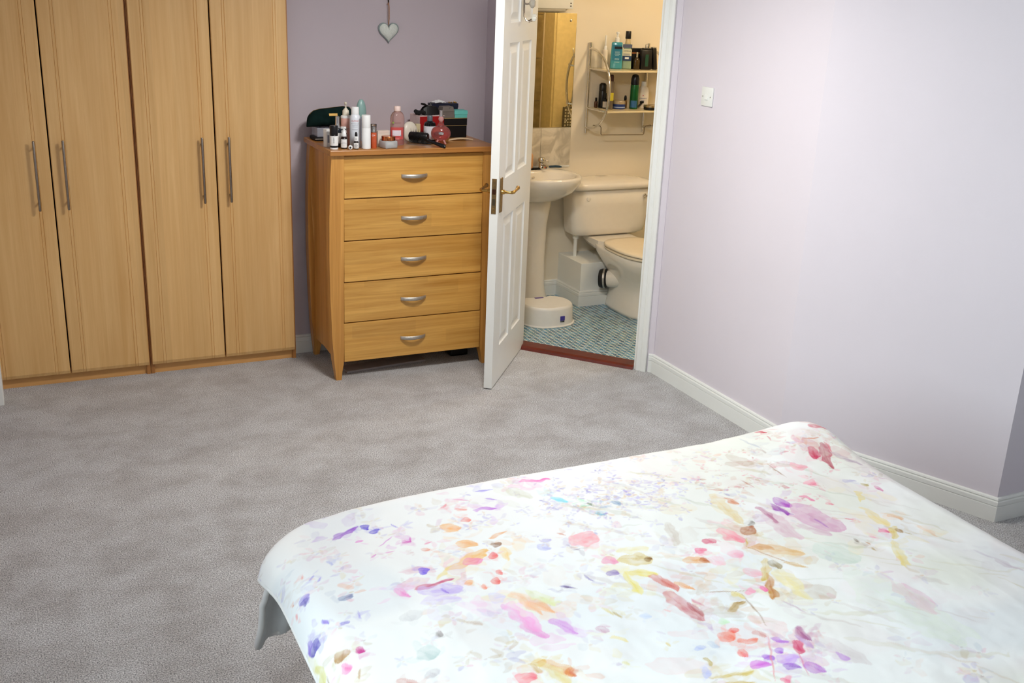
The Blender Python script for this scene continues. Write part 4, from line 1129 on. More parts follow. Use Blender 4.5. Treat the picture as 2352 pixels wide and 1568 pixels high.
# little white cap lying on its side
t = thing('bottle_cap', 'small round white cap with a black centre lying on its side', 'cap', at(1.4515, 4.764, ZT+0.0102), FACE)
obj('cap', xform(lathe([(0.0, -0.009), (0.0096, -0.009), (0.0102, -0.006), (0.0102, 0.005), (0.008, 0.0085), (0, 0.009)], 20), Matrix.Rotation(PI/2, 4, 'Y')), 'white_gloss', t, smooth=True)
obj('centre', xform(lathe([(0.0045, 0.0088), (0.0045, 0.0098), (0, 0.0100)], 16), Matrix.Rotation(PI/2, 4, 'Y')), 'black', t)

# small dropper
t = thing('dropper_bottle', 'tiny dropper bottle with a black rubber bulb', 'bottle', at(1.4835, 4.778))
bd = part(t, 'body', [(0.0112, 0), (0.0122, 0.002), (0.0122, 0.030), (0.010, 0.035), (0.0075, 0.037)], 'amber')
part(t, 'collar', [(0.0094, 0.037), (0.0098, 0.039), (0.0096, 0.056), (0.0085, 0.0585)], 'white_gloss')
part(t, 'bulb', [(0.006, 0.058), (0.0062, 0.064), (0.0054, 0.072), (0.0035, 0.0775), (0, 0.079)], 'black')
lb_ = obj('label', band(0.0123, 0.004, 0.029, FACE, 1.1, 12), 'label_white', bd)
lines(t, lb_, 0.0129, [(0.010, .7), (0.014, .6), (0.018, .75), (0.022, .5)], 0.8, h=0.0013)
lines(t, t, 0.0099, [(0.044, .6), (0.048, .5), (0.052, .6)], 0.6, h=0.0012)

# white thermal water spray
t = thing('spray_can', 'tall white spray can with a white cap and faint pink lettering', 'spray can', at(1.498, 4.838))
bd = part(t, 'body', [(0.0245, 0), (0.026, 0.003), (0.026, 0.128), (0.0245, 0.140), (0.0195, 0.150), (0.0178, 0.152)], mat('pale_blue_white_can', (226, 232, 240), 0.28, var=0.01))
part(t, 'cap', [(0.0182, 0.152), (0.0186, 0.154), (0.018, 0.182), (0.0165, 0.1855), (0, 0.186)], 'white_gloss')
obj('lettering', wrap_text('AVÈNE', 0.0115, 0.026, 0.123, FACE), 'print_red', bd)
obj('lettering', wrap_text('Eau Thermale', 0.0068, 0.026, 0.111, FACE), 'print_grey', bd)
lines(t, bd, 0.0261, [(0.104, .9), (0.097, .8), (0.084, .9)], 0.6, 'print_grey', h=0.0012)

# plain white cylinder bottle
t = thing('airless_bottle', 'plain white cylindrical bottle at the front edge', 'bottle', at(1.5325, 4.780))
part(t, 'body', [(0.0195, 0), (0.0213, 0.002), (0.0213, 0.096), (0.0209, 0.097)], 'white_gloss', 36)
part(t, 'cap', [(0.0209, 0.0972), (0.0213, 0.098), (0.0205, 0.153), (0.0192, 0.1552), (0, 0.1555)], 'white_gloss', 36)

# orange serum
t = thing('orange_serum', 'orange serum bottle with a silver pump under a clear cap', 'bottle', at(1.574, 4.795))
bd = part(t, 'body', [(0.0132, 0), (0.0142, 0.002), (0.0142, 0.071), (0.0135, 0.073)], mat('orange_glass', (196, 88, 50), 0.15, coat=0.4))
part(t, 'pump', [(0.0085, 0.073), (0.009, 0.080), (0.0075, 0.084), (0.0072, 0.099), (0.005, 0.101), (0, 0.1015)], 'chrome')
part(t, 'cap', [(0.0138, 0.0735), (0.0138, 0.110), (0.0128, 0.1115), (0, 0.112), (0, 0.1108), (0.0124, 0.1102), (0.0128, 0.1085), (0.0128, 0.0735)], 'clear')
obj('lettering', wrap_text('O+', 0.012, 0.0142, 0.060, FACE), 'label_white', bd)

# pale carton
t = thing('pale_carton', 'small cream carton behind the copper lidded jar', 'carton', at(1.640, 4.846), 0.12)
obj('carton', box(-0.036, -0.012, 0, 0.026, 0.012, 0.070, 0.0006), mat('cream_card', (224, 212, 200), 0.6, var=0.02), t)
obj('lid', box(-0.0365, -0.0125, 0.062, 0.0265, 0.0125, 0.0745, 0.0006), mat('cream_card_lid', (214, 200, 190), 0.6, var=0.02), t)

# cream jar with copper lid
t = thing('cream_jar', 'square clear glass cream jar with a shiny copper lid', 'jar', at(1.643, 4.785), 0.22)
b = box(-0.0335, -0.0335, 0, 0.0335, 0.0335, 0.036, 0.008, seg=3)
obj('glass_body', b, mat('jar_glass', (236, 240, 242), 0.06, trans=0.6, var=0.0), t, smooth=True)
part(t, 'cream', [(0.014, 0.012), (0.020, 0.016), (0.0215, 0.034), (0, 0.0345)], mat('white_cream', (240, 236, 228), 0.5))
part(t, 'lid', [(0.031, 0.0362), (0.0325, 0.037), (0.0325, 0.0545), (0.031, 0.0565), (0, 0.057)], mat('copper', (204, 122, 74), 0.16, metal=1.0), 40)

# micellar water
t = thing('micellar_bottle', 'clear pink cleansing water bottle with a pale pink cap', 'bottle', at(1.719, 4.876))
pk = mat('pink_clear_plastic', (232, 200, 194), 0.08, trans=0.8, ior=1.2, var=0.02)
bd = part(t, 'body', [(0.031, 0), (0.0345, 0.005), (0.0345, 0.016), (0.0335, 0.020), (0.0345, 0.024), (0.0350, 0.040), (0.0350, 0.124), (0.033, 0.138), (0.026, 0.151), (0.018, 0.158), (0.0155, 0.160)], pk, 36, sy=0.7)
part(t, 'liquid', [(0.029, 0.003), (0.0325, 0.008), (0.0325, 0.085), (0.0, 0.0852)], mat('rose_liquid', (214, 96, 92), 0.1, trans=0.35), 30, sy=0.66)
part(t, 'cap', [(0.0158, 0.160), (0.0166, 0.1615), (0.0160, 0.180), (0.0145, 0.1835), (0, 0.184)], mat('pale_pink_cap', (236, 212, 204), 0.35))
def ell_band(rx, ry, z0_, z1_, ang_, half, t_=0.0006, seg=12):
    b = band(1.0, z0_, z1_, ang_, half, seg, t_/rx)
    for v in b.verts: v.co.x *= rx; v.co.y *= ry
    return b
obj('label', ell_band(0.0353, 0.0249, 0.028, 0.085, FACE, 1.0), mat('rose_label', (200, 84, 82), 0.5), bd)
obj('label', ell_band(0.0360, 0.0255, 0.046, 0.072, FACE, 0.62), mat('pale_label', (226, 216, 226), 0.5), bd)
obj('label', ell_band(0.0360, 0.0255, 0.029, 0.033, FACE, 0.35), mat('pink_strip', (236, 150, 150), 0.5), bd)
def flat_text(s, size, p, ang_):
    me_ = text_mesh(s, size)
    for v in me_.vertices:
        x, y = v.co.x, v.co.y; v.co = (p[0]-math.sin(ang_)*x, p[1]+math.cos(ang_)*x, p[2]+y)
    return me_
fx, fy = 0.0362*math.cos(FACE), 0.0256*math.sin(FACE)
obj('lettering', flat_text('GARNIER', 0.0078, (fx+0.005+0.0045*math.cos(FACE), fy+0.0045*math.sin(FACE), 0.1075), FACE), mat('brown_print', (130, 92, 84), 0.7), bd)
obj('leaf_mark', xform(lathe([(0.0042, 0), (0.0042, 0.0006), (0, 0.0007)], 12), Matrix.Translation((fx-0.016+0.003*math.cos(FACE), fy+0.004+0.003*math.sin(FACE), 0.108)) @ Matrix.Rotation(FACE, 4, 'Z') @ Matrix.Rotation(PI/2, 4, 'Y')), mat('green_print', (126, 160, 52), 0.6), bd)
obj('round_mark', xform(lathe([(0.0048, 0), (0.0048, 0.0006), (0.0032, 0.0008)], 14), Matrix.Translation((fx*1.03+0.019, fy*0.95-0.001, 0.047)) @ Matrix.Rotation(FACE, 4, 'Z') @ Matrix.Rotation(PI/2, 4, 'Y')), mat('teal_print', (110, 150, 156), 0.6), bd)

# round hairbrush
t = thing('hairbrush', 'round hairbrush with a pale barrel and dense black bristles', 'hairbrush', at(1.810, 4.836, ZT+0.036), -0.75)
Rb = Matrix.Rotation(PI/2, 4, 'Y')
obj('barrel', xform(lathe([(0.0, -0.045), (0.017, -0.043), (0.020, -0.038), (0.020, 0.046), (0.017, 0.052), (0, 0.055)], 24), Matrix.Translation((0, 0, 0.008)) @ Rb), 'black', t, smooth=True)
b = bmesh.new(); rb_ = random.Random(3)
for k in range(1500):
    a_ = rb_.random()*2*PI; x = rb_.uniform(-0.040, 0.048); l = 0.037+rb_.uniform(-.005, .004)
    if math.sin(a_) > 0.25 and rb_.random() < 0.9: continue
    y0_, z0_ = 0.018*math.cos(a_), 0.008+0.018*math.sin(a_); y1_, z1_ = l*math.cos(a_), max(-0.0355, 0.008+l*math.sin(a_))
    p = Vector((x, y0_, z0_)); q = Vector((x+rb_.uniform(-.003, .003), y1_, z1_)); d_ = (q-p).orthogonal().normalized()*0.0007
    e_ = (q-p).cross(d_).normalized()*0.0007
    vs_ = [b.verts.new(p+d_), b.verts.new(p-d_*0.5+e_), b.verts.new(p-d_*0.5-e_), b.verts.new(q)]
    for f_ in ((0, 1, 3), (1, 2, 3), (2, 0, 3)): b.faces.new([vs_[i] for i in f_])
o = obj('bristles', b, mat('black_bristle', (14, 13, 13), 0.5), t); o['kind'] = 'stuff'
hd = lathe([(0.012, 0.05), (0.009, 0.062), (0.0075, 0.08), (0.009, 0.11), (0.0105, 0.135), (0.007, 0.148), (0, 0.150)], 16)
obj('handle', xform(hd, Matrix.Translation((0, 0, 0.006)) @ Matrix.Rotation(0.26, 4, 'Y') @ Rb), mat('gloss_black', (14, 14, 16), 0.15), t, smooth=True)
# pale paddle leaning behind the bristles
t = thing('paddle_brush', 'pale cream oval brush back standing behind the black bristles', 'hairbrush', at(1.812, 4.948, ZT), 0.15)
rings = []
for k in range(15):
    a_ = -PI/2+PI*k/14; z = 0.05+0.0495*math.sin(a_); rr = 0.042*max(0.05, math.cos(a_))
    rings.append([(rr*math.cos(q), 0.4*rr*math.sin(q)+0.10*z, z) for q in [2*PI*i/20 for i in range(20)]])
obj('back', loft(rings), mat('cream_paddle', (218, 210, 196), 0.35), t, smooth='full')
obj('cushion', xform(lathe([(0.030, 0), (0.028, 0.006), (0, 0.008)], 20), Matrix.Translation((0, 0.018, 0.05)) @ Matrix.Rotation(-PI/2, 4, 'X')), 'black', t, smooth=True)
# comb by the dark bottle
t = thing('comb', 'thin black comb lying in front of the dark bottle', 'comb', at(1.862, 4.905, ZT), -0.85)
b = box(-0.055, -0.0035, 0, 0.055, 0.0035, 0.006)
for k in range(26): b = box(-0.053+k*0.0042, -0.020, 0.001, -0.051+k*0.0042, -0.003, 0.0045, bm=b)
obj('comb', b, 'black', t)

# red gift box with cream side
t = thing('red_box', 'red carton with a pinkish white side under the black hair clip', 'box', at(1.972, 5.118), 0.10)
obj('carton', box(-0.074, -0.052, 0, 0.066, 0.062, 0.112, 0.001), mat('red_card', (160, 18, 22), 0.45), t)
obj('side_label', box(-0.0752, -0.050, 0.002, -0.0742, 0.060, 0.110), mat('pinkish_card', (220, 202, 204), 0.6, var=0.05, scale=60), t)
obj('lid_edge', box(-0.0745, -0.0528, 0.1085, 0.0668, 0.0625, 0.1128, 0.0008), mat('pale_pink_card', (226, 200, 196), 0.6), t)
# cream cartons in a row
for k, lb in enumerate(('front one of three slim cream cartons left of the red carton', 'middle one of three slim cream cartons left of the red carton', 'rear one of three slim cream cartons left of the red carton')):
    t = thing('slim_carton', lb, 'carton', at(1.878-0.006*k, 5.028+0.024*k), 0.18, 'slim cream cartons beside the red carton')
    obj('carton', box(-0.012, -0.010, 0, 0.012, 0.010, 0.078-0.003*k, 0.0006), mat('cream_stripe_card_%d' % k, (214-4*k, 200, 160), 0.6, var=0.06), t)
    obj('seam', box(-0.0126, -0.001, 0.002, -0.0119, 0.001, 0.074-0.003*k), mat('gold_seam_%d' % k, (170, 140, 84), 0.5), t)
t = thing('pink_box', 'low pale pink box under the slim cream cartons', 'box', at(1.883, 4.992), 0.15)
obj('carton', box(-0.016, -0.012, 0, 0.016, 0.012, 0.036, 0.001), mat('blush_card', (228, 200, 196), 0.6), t); obj('lid', box(-0.0165, -0.0125, 0.030, 0.0165, 0.0125, 0.0385, 0.001), mat('blush_lid', (214, 184, 182), 0.6), t)

# dark bottle with white label
t = thing('apothecary_bottle', 'black round shouldered bottle with a white wrap label', 'bottle', at(1.920, 4.964))
bd = part(t, 'body', [(0.0275, 0), (0.0300, 0.004), (0.0300, 0.076), (0.0275, 0.090), (0.0165, 0.098), (0.0125, 0.100)], mat('black_glass', (12, 14, 16), 0.1))
part(t, 'cap', [(0.0130, 0.100), (0.0136, 0.102), (0.0132, 0.124), (0.012, 0.126), (0, 0.1265)], mat('grey_cap', (96, 108, 116), 0.35))
obj('label', band(0.0301, 0.012, 0.076, FACE, 1.6, 18), mat('cool_white_label', (222, 226, 234), 0.6), bd)

# round pink perfume bottle on little feet
t = thing('perfume_bottle', 'round pink faceted glass perfume bottle on small feet', 'perfume bottle', at(1.936, 4.856))
pg_ = mat('pink_glass', (226, 132, 130), 0.05, trans=0.8, var=0.1, scale=40, bump=0.5, bscale=60)
rings = []
for k in range(17):
    a_ = -PI/2+PI*k/16; z = 0.053+0.037*math.sin(a_); rr = 0.0475*math.cos(a_)**0.8 if abs(a_) < 1.55 else 0.006
    rings.append([(rr*math.cos(q)*(1+0.02*math.cos(8*q)), 0.62*rr*math.sin(q)*(1+0.02*math.cos(8*q)), z) for q in [2*PI*i/32 for i in range(32)]])
obj('body', xform(loft(rings), Matrix.Rotation(FACE+PI/2, 4, 'Z')), pg_, t, smooth='full')
part(t, 'neck', [(0.020, 0.086), (0.016, 0.096), (0.010, 0.104), (0.008, 0.110)], pg_)
part(t, 'stopper', [(0.0075, 0.110), (0.0125, 0.117), (0.0135, 0.124), (0.0105, 0.131), (0.008, 0.134)], mat('pale_pink_glass', (232, 178, 176), 0.05, trans=0.4))
part(t, 'spray_top', [(0.0085, 0.134), (0.0088, 0.136), (0.0078, 0.158), (0.0088, 0.162), (0, 0.163)], mat('satin_silver', (206, 202, 204), 0.25, metal=0.8))
obj('medallion', xform(lathe([(0.014, 0), (0.012, 0.003), (0, 0.005)], 20, sx=0.65), Matrix.Translation((0.029*math.cos(FACE), 0.029*math.sin(FACE), 0.055)) @ Matrix.Rotation(FACE, 4, 'Z') @ Matrix.Rotation(PI/2, 4, 'Y')), 'chrome', t, smooth=True)
for k in range(4):
    a_ = FACE+PI/4+PI/2*k; c_, s_ = math.cos(a_), math.sin(a_)
    obj('foot', tube([(0.020*c_, 0.020*s_, 0.022), (0.027*c_, 0.027*s_, 0.012), (0.033*c_, 0.033*s_, 0.004)], 0.005, 8, rs=[0.005, 0.0045, 0.004]), mat('pink_foot_%d' % k, (226, 160, 156), 0.06, trans=0.4), t, smooth=True)

# boxes at the right end
bk = mat('black_gift_card', (10, 10, 12), 0.4); gl = mat('gold_edge', (206, 178, 120), 0.35, metal=0.5)
t = thing('gift_box', 'large black box with a gold edge at the bottom of the stack', 'box', at(2.095, 5.118), 0.03)
obj('carton', box(-0.060, -0.052, 0, 0.066, 0.062, 0.060, 0.001), bk, t); obj('gold_edge', box(-0.0605, -0.0526, 0.0600, 0.0666, 0.0626, 0.0622), gl, t)
t = thing('gift_box', 'flat black box with a gold edge on top of the larger black box', 'box', at(2.096, 5.118, ZT+0.0622), 0.03)
obj('carton', box(-0.060, -0.052, 0, 0.067, 0.062, 0.034, 0.001), bk, t); obj('gold_edge', box(-0.0605, -0.0526, 0.0340, 0.0676, 0.0626, 0.0362), gl, t)
zz = ZT+0.0985
t = thing('jewellery_box', 'taupe ring box with a sloping lid on the black boxes', 'box', at(2.062, 5.103, zz), 0.05)
gy = mat('taupe_leatherette', (112, 104, 98), 0.6)
obj('base', box(-0.034, -0.030, 0, 0.034, 0.034, 0.030, 0.002), gy, t); b = box(-0.034, -0.030, 0.0305, 0.034, 0.034, 0.056, 0.002)
for v in b.verts:
    if v.co.z > 0.045: v.co.x = v.co.x*0.86; v.co.y = 0.004+(v.co.y-0.004)*0.8
obj('lid', b, gy, t); obj('clasp', xform(lathe([(0.005, 0), (0.0045, 0.0015), (0, 0.002)], 12), Matrix.Translation((0.006, -0.0262, 0.050)) @ Matrix.Rotation(1.2, 4, 'X')), 'chrome', t)
t = thing('turquoise_box', 'small turquoise lidded box on the right of the black boxes', 'box', at(2.131, 5.100, zz), 0.02)
obj('base', box(-0.034, -0.028, 0, 0.034, 0.03, 0.020, 0.001), mat('turquoise_card', (96, 186, 178), 0.55), t); obj('lid', box(-0.0365, -0.030, 0.016, 0.0365, 0.032, 0.037, 0.002), mat('turquoise_lid', (104, 196, 188), 0.55), t)
t = thing('navy_box', 'navy blue box at the back of the stack holding gold earrings', 'box', at(2.080, 5.166, zz), 0.0)
nv_ = mat('navy_card', (22, 26, 50), 0.5)
b = box(-0.082, -0.026, 0, 0.062, 0.030, 0.058, 0.001); obj('carton', b, nv_, t); obj('lid', box(-0.0835, -0.0275, 0.044, 0.0635, 0.0315, 0.0645, 0.001), nv_, t)
ztop = zz+0.0647
for k, (x, y, r) in enumerate(((2.098, 5.155, 0.0045), (2.112, 5.160, 0.004), (2.128, 5.157, 0.0055), (2.134, 5.150, 0.004))):
    lb = ('gold stud earring nearest the white tissue on the navy box', 'second gold stud earring from the white tissue on the navy box', 'largest gold stud earring on the right of the navy box', 'gold stud earring at the right front edge of the navy box')[k]
    t = thing('earring', lb, 'earring', (x, y, ztop), 0, 'gold earrings on the navy box')
    obj('bead', lathe([(0, 0), (r*0.8, r*0.3), (r, r), (r*0.8, r*1.7), (0, r*2)], 14), mat('polished_gold_%d' % k, (226, 186, 110), 0.15, metal=1.0), t, smooth=True)
    obj('pin', tube([(0, 0, r), (0.006, 0.003, r)], 0.0008, 6), 'brass', t)
# crumpled white tissue
t = thing('tissue', 'crumpled white tissue lying on the navy box', 'tissue', (2.040, 5.158, ztop), 0.2)
b = bmesh.new(); g = 11; vv = []
rt = random.Random(5)
for j in range(g):
    for i in range(g):
        u, v = i/(g-1)*2-1, j/(g-1)*2-1
        z = 0.003+0.013*math.exp(-(u*u+v*v)*1.2)+rt.uniform(0, 0.0035)
        vv.append((u*0.036*(1-0.15*abs(v)), v*0.026, z))
top_ = [b.verts.new(p) for p in vv]; bot = [b.verts.new((p[0], p[1], max(0.0002, p[2]-0.0022))) for p in vv]
for j in range(g-1):
    for i in range(g-1):
        k = j*g+i; b.faces.new((top_[k], top_[k+1], top_[k+g+1], top_[k+g])); b.faces.new((bot[k], bot[k+g], bot[k+g+1], bot[k+1]))
rim_ = [i for i in range(g)]+[j*g+g-1 for j in range(1, g)]+[(g-1)*g+i for i in range(g-2, -1, -1)]+[j*g for j in range(g-2, 0, -1)]
for a_, c_ in zip(rim_, rim_[1:]+rim_[:1]): b.faces.new((top_[a_], bot[a_], bot[c_], top_[c_]))
bmesh.ops.recalc_face_normals(b, faces=b.faces[:])
obj('sheet', b, mat('tissue_paper', (230, 232, 232), 0.9), t)
# black claw clip on the red carton
t = thing('hair_clip', 'black claw hair clip lying on top of the red carton', 'hair clip', at(1.972, 5.105, ZT+0.1135), 0.1)
bc_ = mat('matt_black_clip', (14, 15, 16), 0.45)
for sgn in (-1, 1):
    b = bmesh.new(); rings = []
    for k in range(13):
        a_ = PI*k/12; x = 0.046*math.cos(a_); h_ = 0.032*math.sin(a_)**0.7
        rings.append([b.verts.new((x, sgn*0.006+sgn*0.020*math.sin(a_)*0.3, 0.012+h_+0.002)), b.verts.new((x, sgn*0.010+sgn*0.020*math.sin(a_)*0.3, 0.012+h_)), b.verts.new((x*0.96, sgn*(0.024+0.006*math.sin(a_)), 0.003)), b.verts.new((x*0.96, sgn*(0.019+0.006*math.sin(a_)), 0.0022))])
    for r0, r1 in zip(rings, rings[1:]):
        for q in range(4): b.faces.new((r0[q], r0[(q+1) % 4], r1[(q+1) % 4], r1[q]))
    b.faces.new(rings[0]); b.faces.new(rings[-1]); bmesh.ops.recalc_face_normals(b, faces=b.faces[:])
    for k in range(6): b = tube([(-0.036+k*0.0145, sgn*0.022, 0.006), (-0.036+k*0.0145, sgn*0.010, 0.001)], 0.0022, 6, bm=b)
    obj('jaw', b, bc_, t)
obj('spring', tube([(-0.012+0.001*k, 0.005*math.cos(k*1.2), 0.040+0.005*math.sin(k*1.2)) for k in range(25)], 0.0012, 6), 'steel', t)
for sgn in (-1, 1): obj('grip', tube([(0.01*sgn, sgn*0.004, 0.040), (0.022*sgn-0.012, sgn*0.010, 0.052), (0.034*sgn-0.02, sgn*0.014, 0.056)], 0.005, 8, rs=[0.004, 0.006, 0.0045]), bc_, t, smooth=True)
t = thing('scrunchie', 'black fabric scrunchie beside the claw clip on the red carton', 'scrunchie', at(1.922, 5.105, ZT+0.1135), 0.0)
obj('ring', tube([(0.022*math.cos(a_)*1.0, 0.030*math.sin(a_), 0.012+0.004*math.sin(3*a_)) for a_ in [2*PI*k/30 for k in range(30)]], 0.010, 10, closed=True, rs=[0.0085+0.0025*math.sin(k*2.1) for k in range(30)]), mat('black_jersey', (18, 18, 20), 0.9), t, smooth='full')
# cream curved comb case in front of the black boxes
t = thing('nail_file', 'cream curved emery board lying in front of the black boxes', 'nail file', at(2.090, 4.968), -0.02)
rings = []
for k in range(15):
    u = 2*k/14-1; x = 0.066*u; hh = 0.008*(1-u*u); wd = 0.011*(1-abs(u)**2.5)+0.001
    rings.append([(x, -wd, hh), (x, wd, hh), (x, wd, hh+0.0045), (x, -wd, hh+0.0045)])
obj('board', loft(rings), mat('cream_file', (220, 196, 160), 0.6), t, smooth=True)

# ================================================================== BATHROOM THINGS
def supell(cx, cy, a, b_, n, p=2.0, yflat=None, z=0.0):
    out = []
    for k in range(n):
        t_ = 2*PI*k/n; c_, s_ = math.cos(t_), math.sin(t_)
        x = cx+a*math.copysign(abs(c_)**(2/p), c_); y = cy+b_*math.copysign(abs(s_)**(2/p), s_)
        if yflat is not None: y = min(y, yflat)
        out.append((x, y, z))
    return out
# basin on pedestal
BX = 2.885
t = thing('basin', 'white pedestal wash basin beside the toilet', 'basin', (BX, YB-0.2, 0))
def bas(a, b_, z, yc=5.62): return supell(BX, yc, a, b_, 48, 2.3, YB-0.002, z)
rings = [bas(0.10, 0.10, 0.655, 5.70), bas(0.15, 0.15, 0.675, 5.68), bas(0.205, 0.195, 0.725, 5.64), bas(0.232, 0.225, 0.768, 5.63), bas(0.240, 0.232, 0.785, 5.625), bas(0.243, 0.235, 0.812, 5.62), bas(0.240, 0.232, 0.822, 5.62), bas(0.232, 0.224, 0.825, 5.62),
         bas(0.205, 0.150, 0.822, 5.585), bas(0.195, 0.142, 0.812, 5.585), bas(0.17, 0.122, 0.76, 5.59), bas(0.11, 0.08, 0.715, 5.60), bas(0.02, 0.02, 0.705, 5.60)]
bowl = obj('bowl', loft(rings), 'ceramic', t, world=True, smooth='full')
obj('overflow', xform(lathe([(0.010, 0), (0.009, 0.003), (0.006, 0.004), (0.004, 0.001)], 14), Matrix.Translation((BX, 5.715, 0.785)) @ Matrix.Rotation(PI/2+0.5, 4, 'X')), 'chrome', bowl, world=True, smooth=True)
ch = tube([(BX+0.072+0.004*math.sin(k*2), 5.752-0.002*k, 0.828-0.0055*k) for k in range(9)], 0.0016, 6)
obj('plug_chain', tube([(BX+0.072, 5.734, 0.784), (BX+0.080, 5.728, 0.778), (BX+0.076, 5.73, 0.790)], 0.0022, 6, bm=ch), 'chrome', bowl, world=True)
def pdl(a, b_, z, yc=5.735): return supell(BX+0.02, yc, a, b_, 32, 2.2, YB-0.002, z)
obj('pedestal', loft([pdl(0.105, 0.125, 0.0), pdl(0.103, 0.123, 0.03), pdl(0.085, 0.10, 0.10), pdl(0.078, 0.092, 0.30), pdl(0.082, 0.098, 0.50), pdl(0.098, 0.115, 0.62), pdl(0.104, 0.12, 0.668)]), 'ceramic', t, world=True, smooth='full')
t = thing('mixer_tap', 'small chrome mixer tap on the back of the basin', 'tap', (2.975, 5.790, 0.8245))
obj('body', lathe([(0.021, 0), (0.022, 0.006), (0.017, 0.012), (0.016, 0.038), (0.012, 0.042)], 20), 'chrome', t, smooth=True)
obj('lever_dome', lathe([(0.014, 0.041), (0.023, 0.046), (0.0245, 0.058), (0.019, 0.069), (0, 0.074)], 20), 'chrome', t, smooth=True)
obj('spout', tube([(0, -0.008, 0.022), (0.0, -0.05, 0.030), (0.0, -0.085, 0.026), (0, -0.092, 0.018)], 0.008, 10), 'chrome', t, smooth=True)
obj('lever', tube([(0.006, -0.006, 0.058), (0.028, -0.020, 0.052), (0.036, -0.024, 0.045)], 0.005, 8, rs=[0.006, 0.005, 0.006]), 'chrome', t, smooth=True)
t = thing('razor', 'blue handled razor lying on the basin behind the bowl', 'razor', (3.055, 5.792, 0.8245), 0.06)
obj('handle', tube([(-0.052, 0, 0.006), (-0.02, 0, 0.011), (0.02, 0, 0.011), (0.05, 0, 0.008), (0.064, 0, 0.006)], 0.006, 10, rs=[0.005, 0.0065, 0.0075, 0.0065, 0.004]), mat('blue_rubber', (24, 60, 84), 0.4), t, smooth=True)
obj('neck', tube([(-0.052, 0, 0.006), (-0.068, 0, 0.008), (-0.078, 0, 0.009)], 0.0045, 8), mat('orange_neck', (206, 84, 40), 0.4), t, smooth=True)
obj('head', box(-0.086, -0.018, 0.003, -0.076, 0.018, 0.013, 0.002), 'black', t)
t = thing('black_comb', 'small black comb lying left of the mixer tap', 'comb', (2.925, 5.778, 0.8245), 0.0)
b = box(-0.032, -0.006, 0, 0.032, 0.004, 0.010)
for k in range(12): b = box(-0.031+k*0.0053, -0.018, 0.001, -0.0285+k*0.0053, -0.005, 0.008, bm=b)
obj('comb', b, 'black', t)
t = thing('soap_dispenser', 'peach soap dispenser on the basin next to the open door', 'dispenser', (2.892, 5.795, 0.8245))
obj('bottle', lathe([(0.024, 0), (0.026, 0.004), (0.025, 0.085), (0.015, 0.098)], 24), mat('peach_plastic', (206, 158, 112), 0.4), t, smooth=True)
obj('pump', lathe([(0.009, 0.098), (0.009, 0.108), (0.004, 0.112), (0.004, 0.122), (0.010, 0.124), (0.008, 0.132), (0, 0.133)], 16), 'chrome', t, smooth=True)

# splashback tiles and mirror
t = thing('splashback', 'grey veined marble tiles between the basin and mirror', 'tiles', (2.90, YB, 0.80))
for x0_, x1_ in ((2.986, 3.192), (2.778, 2.984), (2.57, 2.776)):
    obj('tile', box(x0_, YB-0.008, 0.834, x1_, YB-0.0005, 1.064, 0.001), 'marble', t, world=True)
obj('sealant', box(2.57, YB-0.006, 0.824, 3.192, YB-0.0005, 0.834), 'white_plastic', t, world=True)
t = thing('mirror', 'frameless bathroom mirror above the marble tiles', 'mirror', (2.88, YB, 1.066))
obj('glass', box(2.575, YB-0.007, 1.068, 3.191, YB-0.001, 1.742, 0.0015), 'mirror', t, world=True)
for x in (2.62, 3.150):
    for z in (1.11, 1.698): obj('screw', xform(lathe([(0.0075, 0), (0.007, 0.003), (0, 0.005)], 14), Matrix.Translation((x, YB-0.007, z)) @ Matrix.Rotation(PI/2, 4, 'X')), 'chrome', t, world=True, smooth=True)
t = thing('mirror_light', 'white shaver light fitting above the mirror', 'light fitting', (2.9, YB, 1.766))
obj('body', box(2.60, YB-0.055, 1.766, 3.136, YB-0.001, 1.860, 0.004), 'white_plastic', t, world=True, smooth=True)
obj('diffuser', box(2.61, YB-0.052, 1.750, 3.088, YB-0.004, 1.766, 0.003), mat('grey_diffuser', (176, 172, 158), 0.4), t, world=True)
for z in (1.782, 1.798): obj('socket_hole', xform(lathe([(0.0042, 0), (0.004, 0.001), (0, 0.0012)], 12), Matrix.Translation((3.118, YB-0.055, z)) @ Matrix.Rotation(PI/2, 4, 'X')), 'black', t, world=True)

# toilet
TX = 3.425
t = thing('toilet', 'white close coupled toilet with a cream closed seat', 'toilet', (TX, 5.45, 0))
def pan(a, y0_, y1_, z, p=2.2):
    cy, b_ = (y0_+y1_)/2, (y1_-y0_)/2; out = []
    for k in range(40):
        t_ = 2*PI*k/40; c_, s_ = math.cos(t_), math.sin(t_)
        pw = p if s_ < 0 else 3.2
        x = TX+a*math.copysign(abs(c_)**(2/pw), c_)*(1.0 if s_ < 0.2 else 1.0); y = cy+b_*math.copysign(abs(s_)**(2/pw), s_); out.append((x, y, z))
    return out
obj('pan', loft([pan(0.112, 5.115, 5.565, 0.0), pan(0.110, 5.12, 5.565, 0.02), pan(0.098, 5.150, 5.56, 0.07), pan(0.088, 5.175, 5.55, 0.13), pan(0.092, 5.165, 5.55, 0.18), pan(0.125, 5.12, 5.56, 0.245), pan(0.160, 5.06, 5.60, 0.30), pan(0.182, 5.02, 5.64, 0.345), pan(0.186, 5.012, 5.65, 0.375), pan(0.180, 5.018, 5.65, 0.384), pan(0.10, 5.10, 5.60, 0.384)]), 'ceramic', t, world=True, smooth='full')
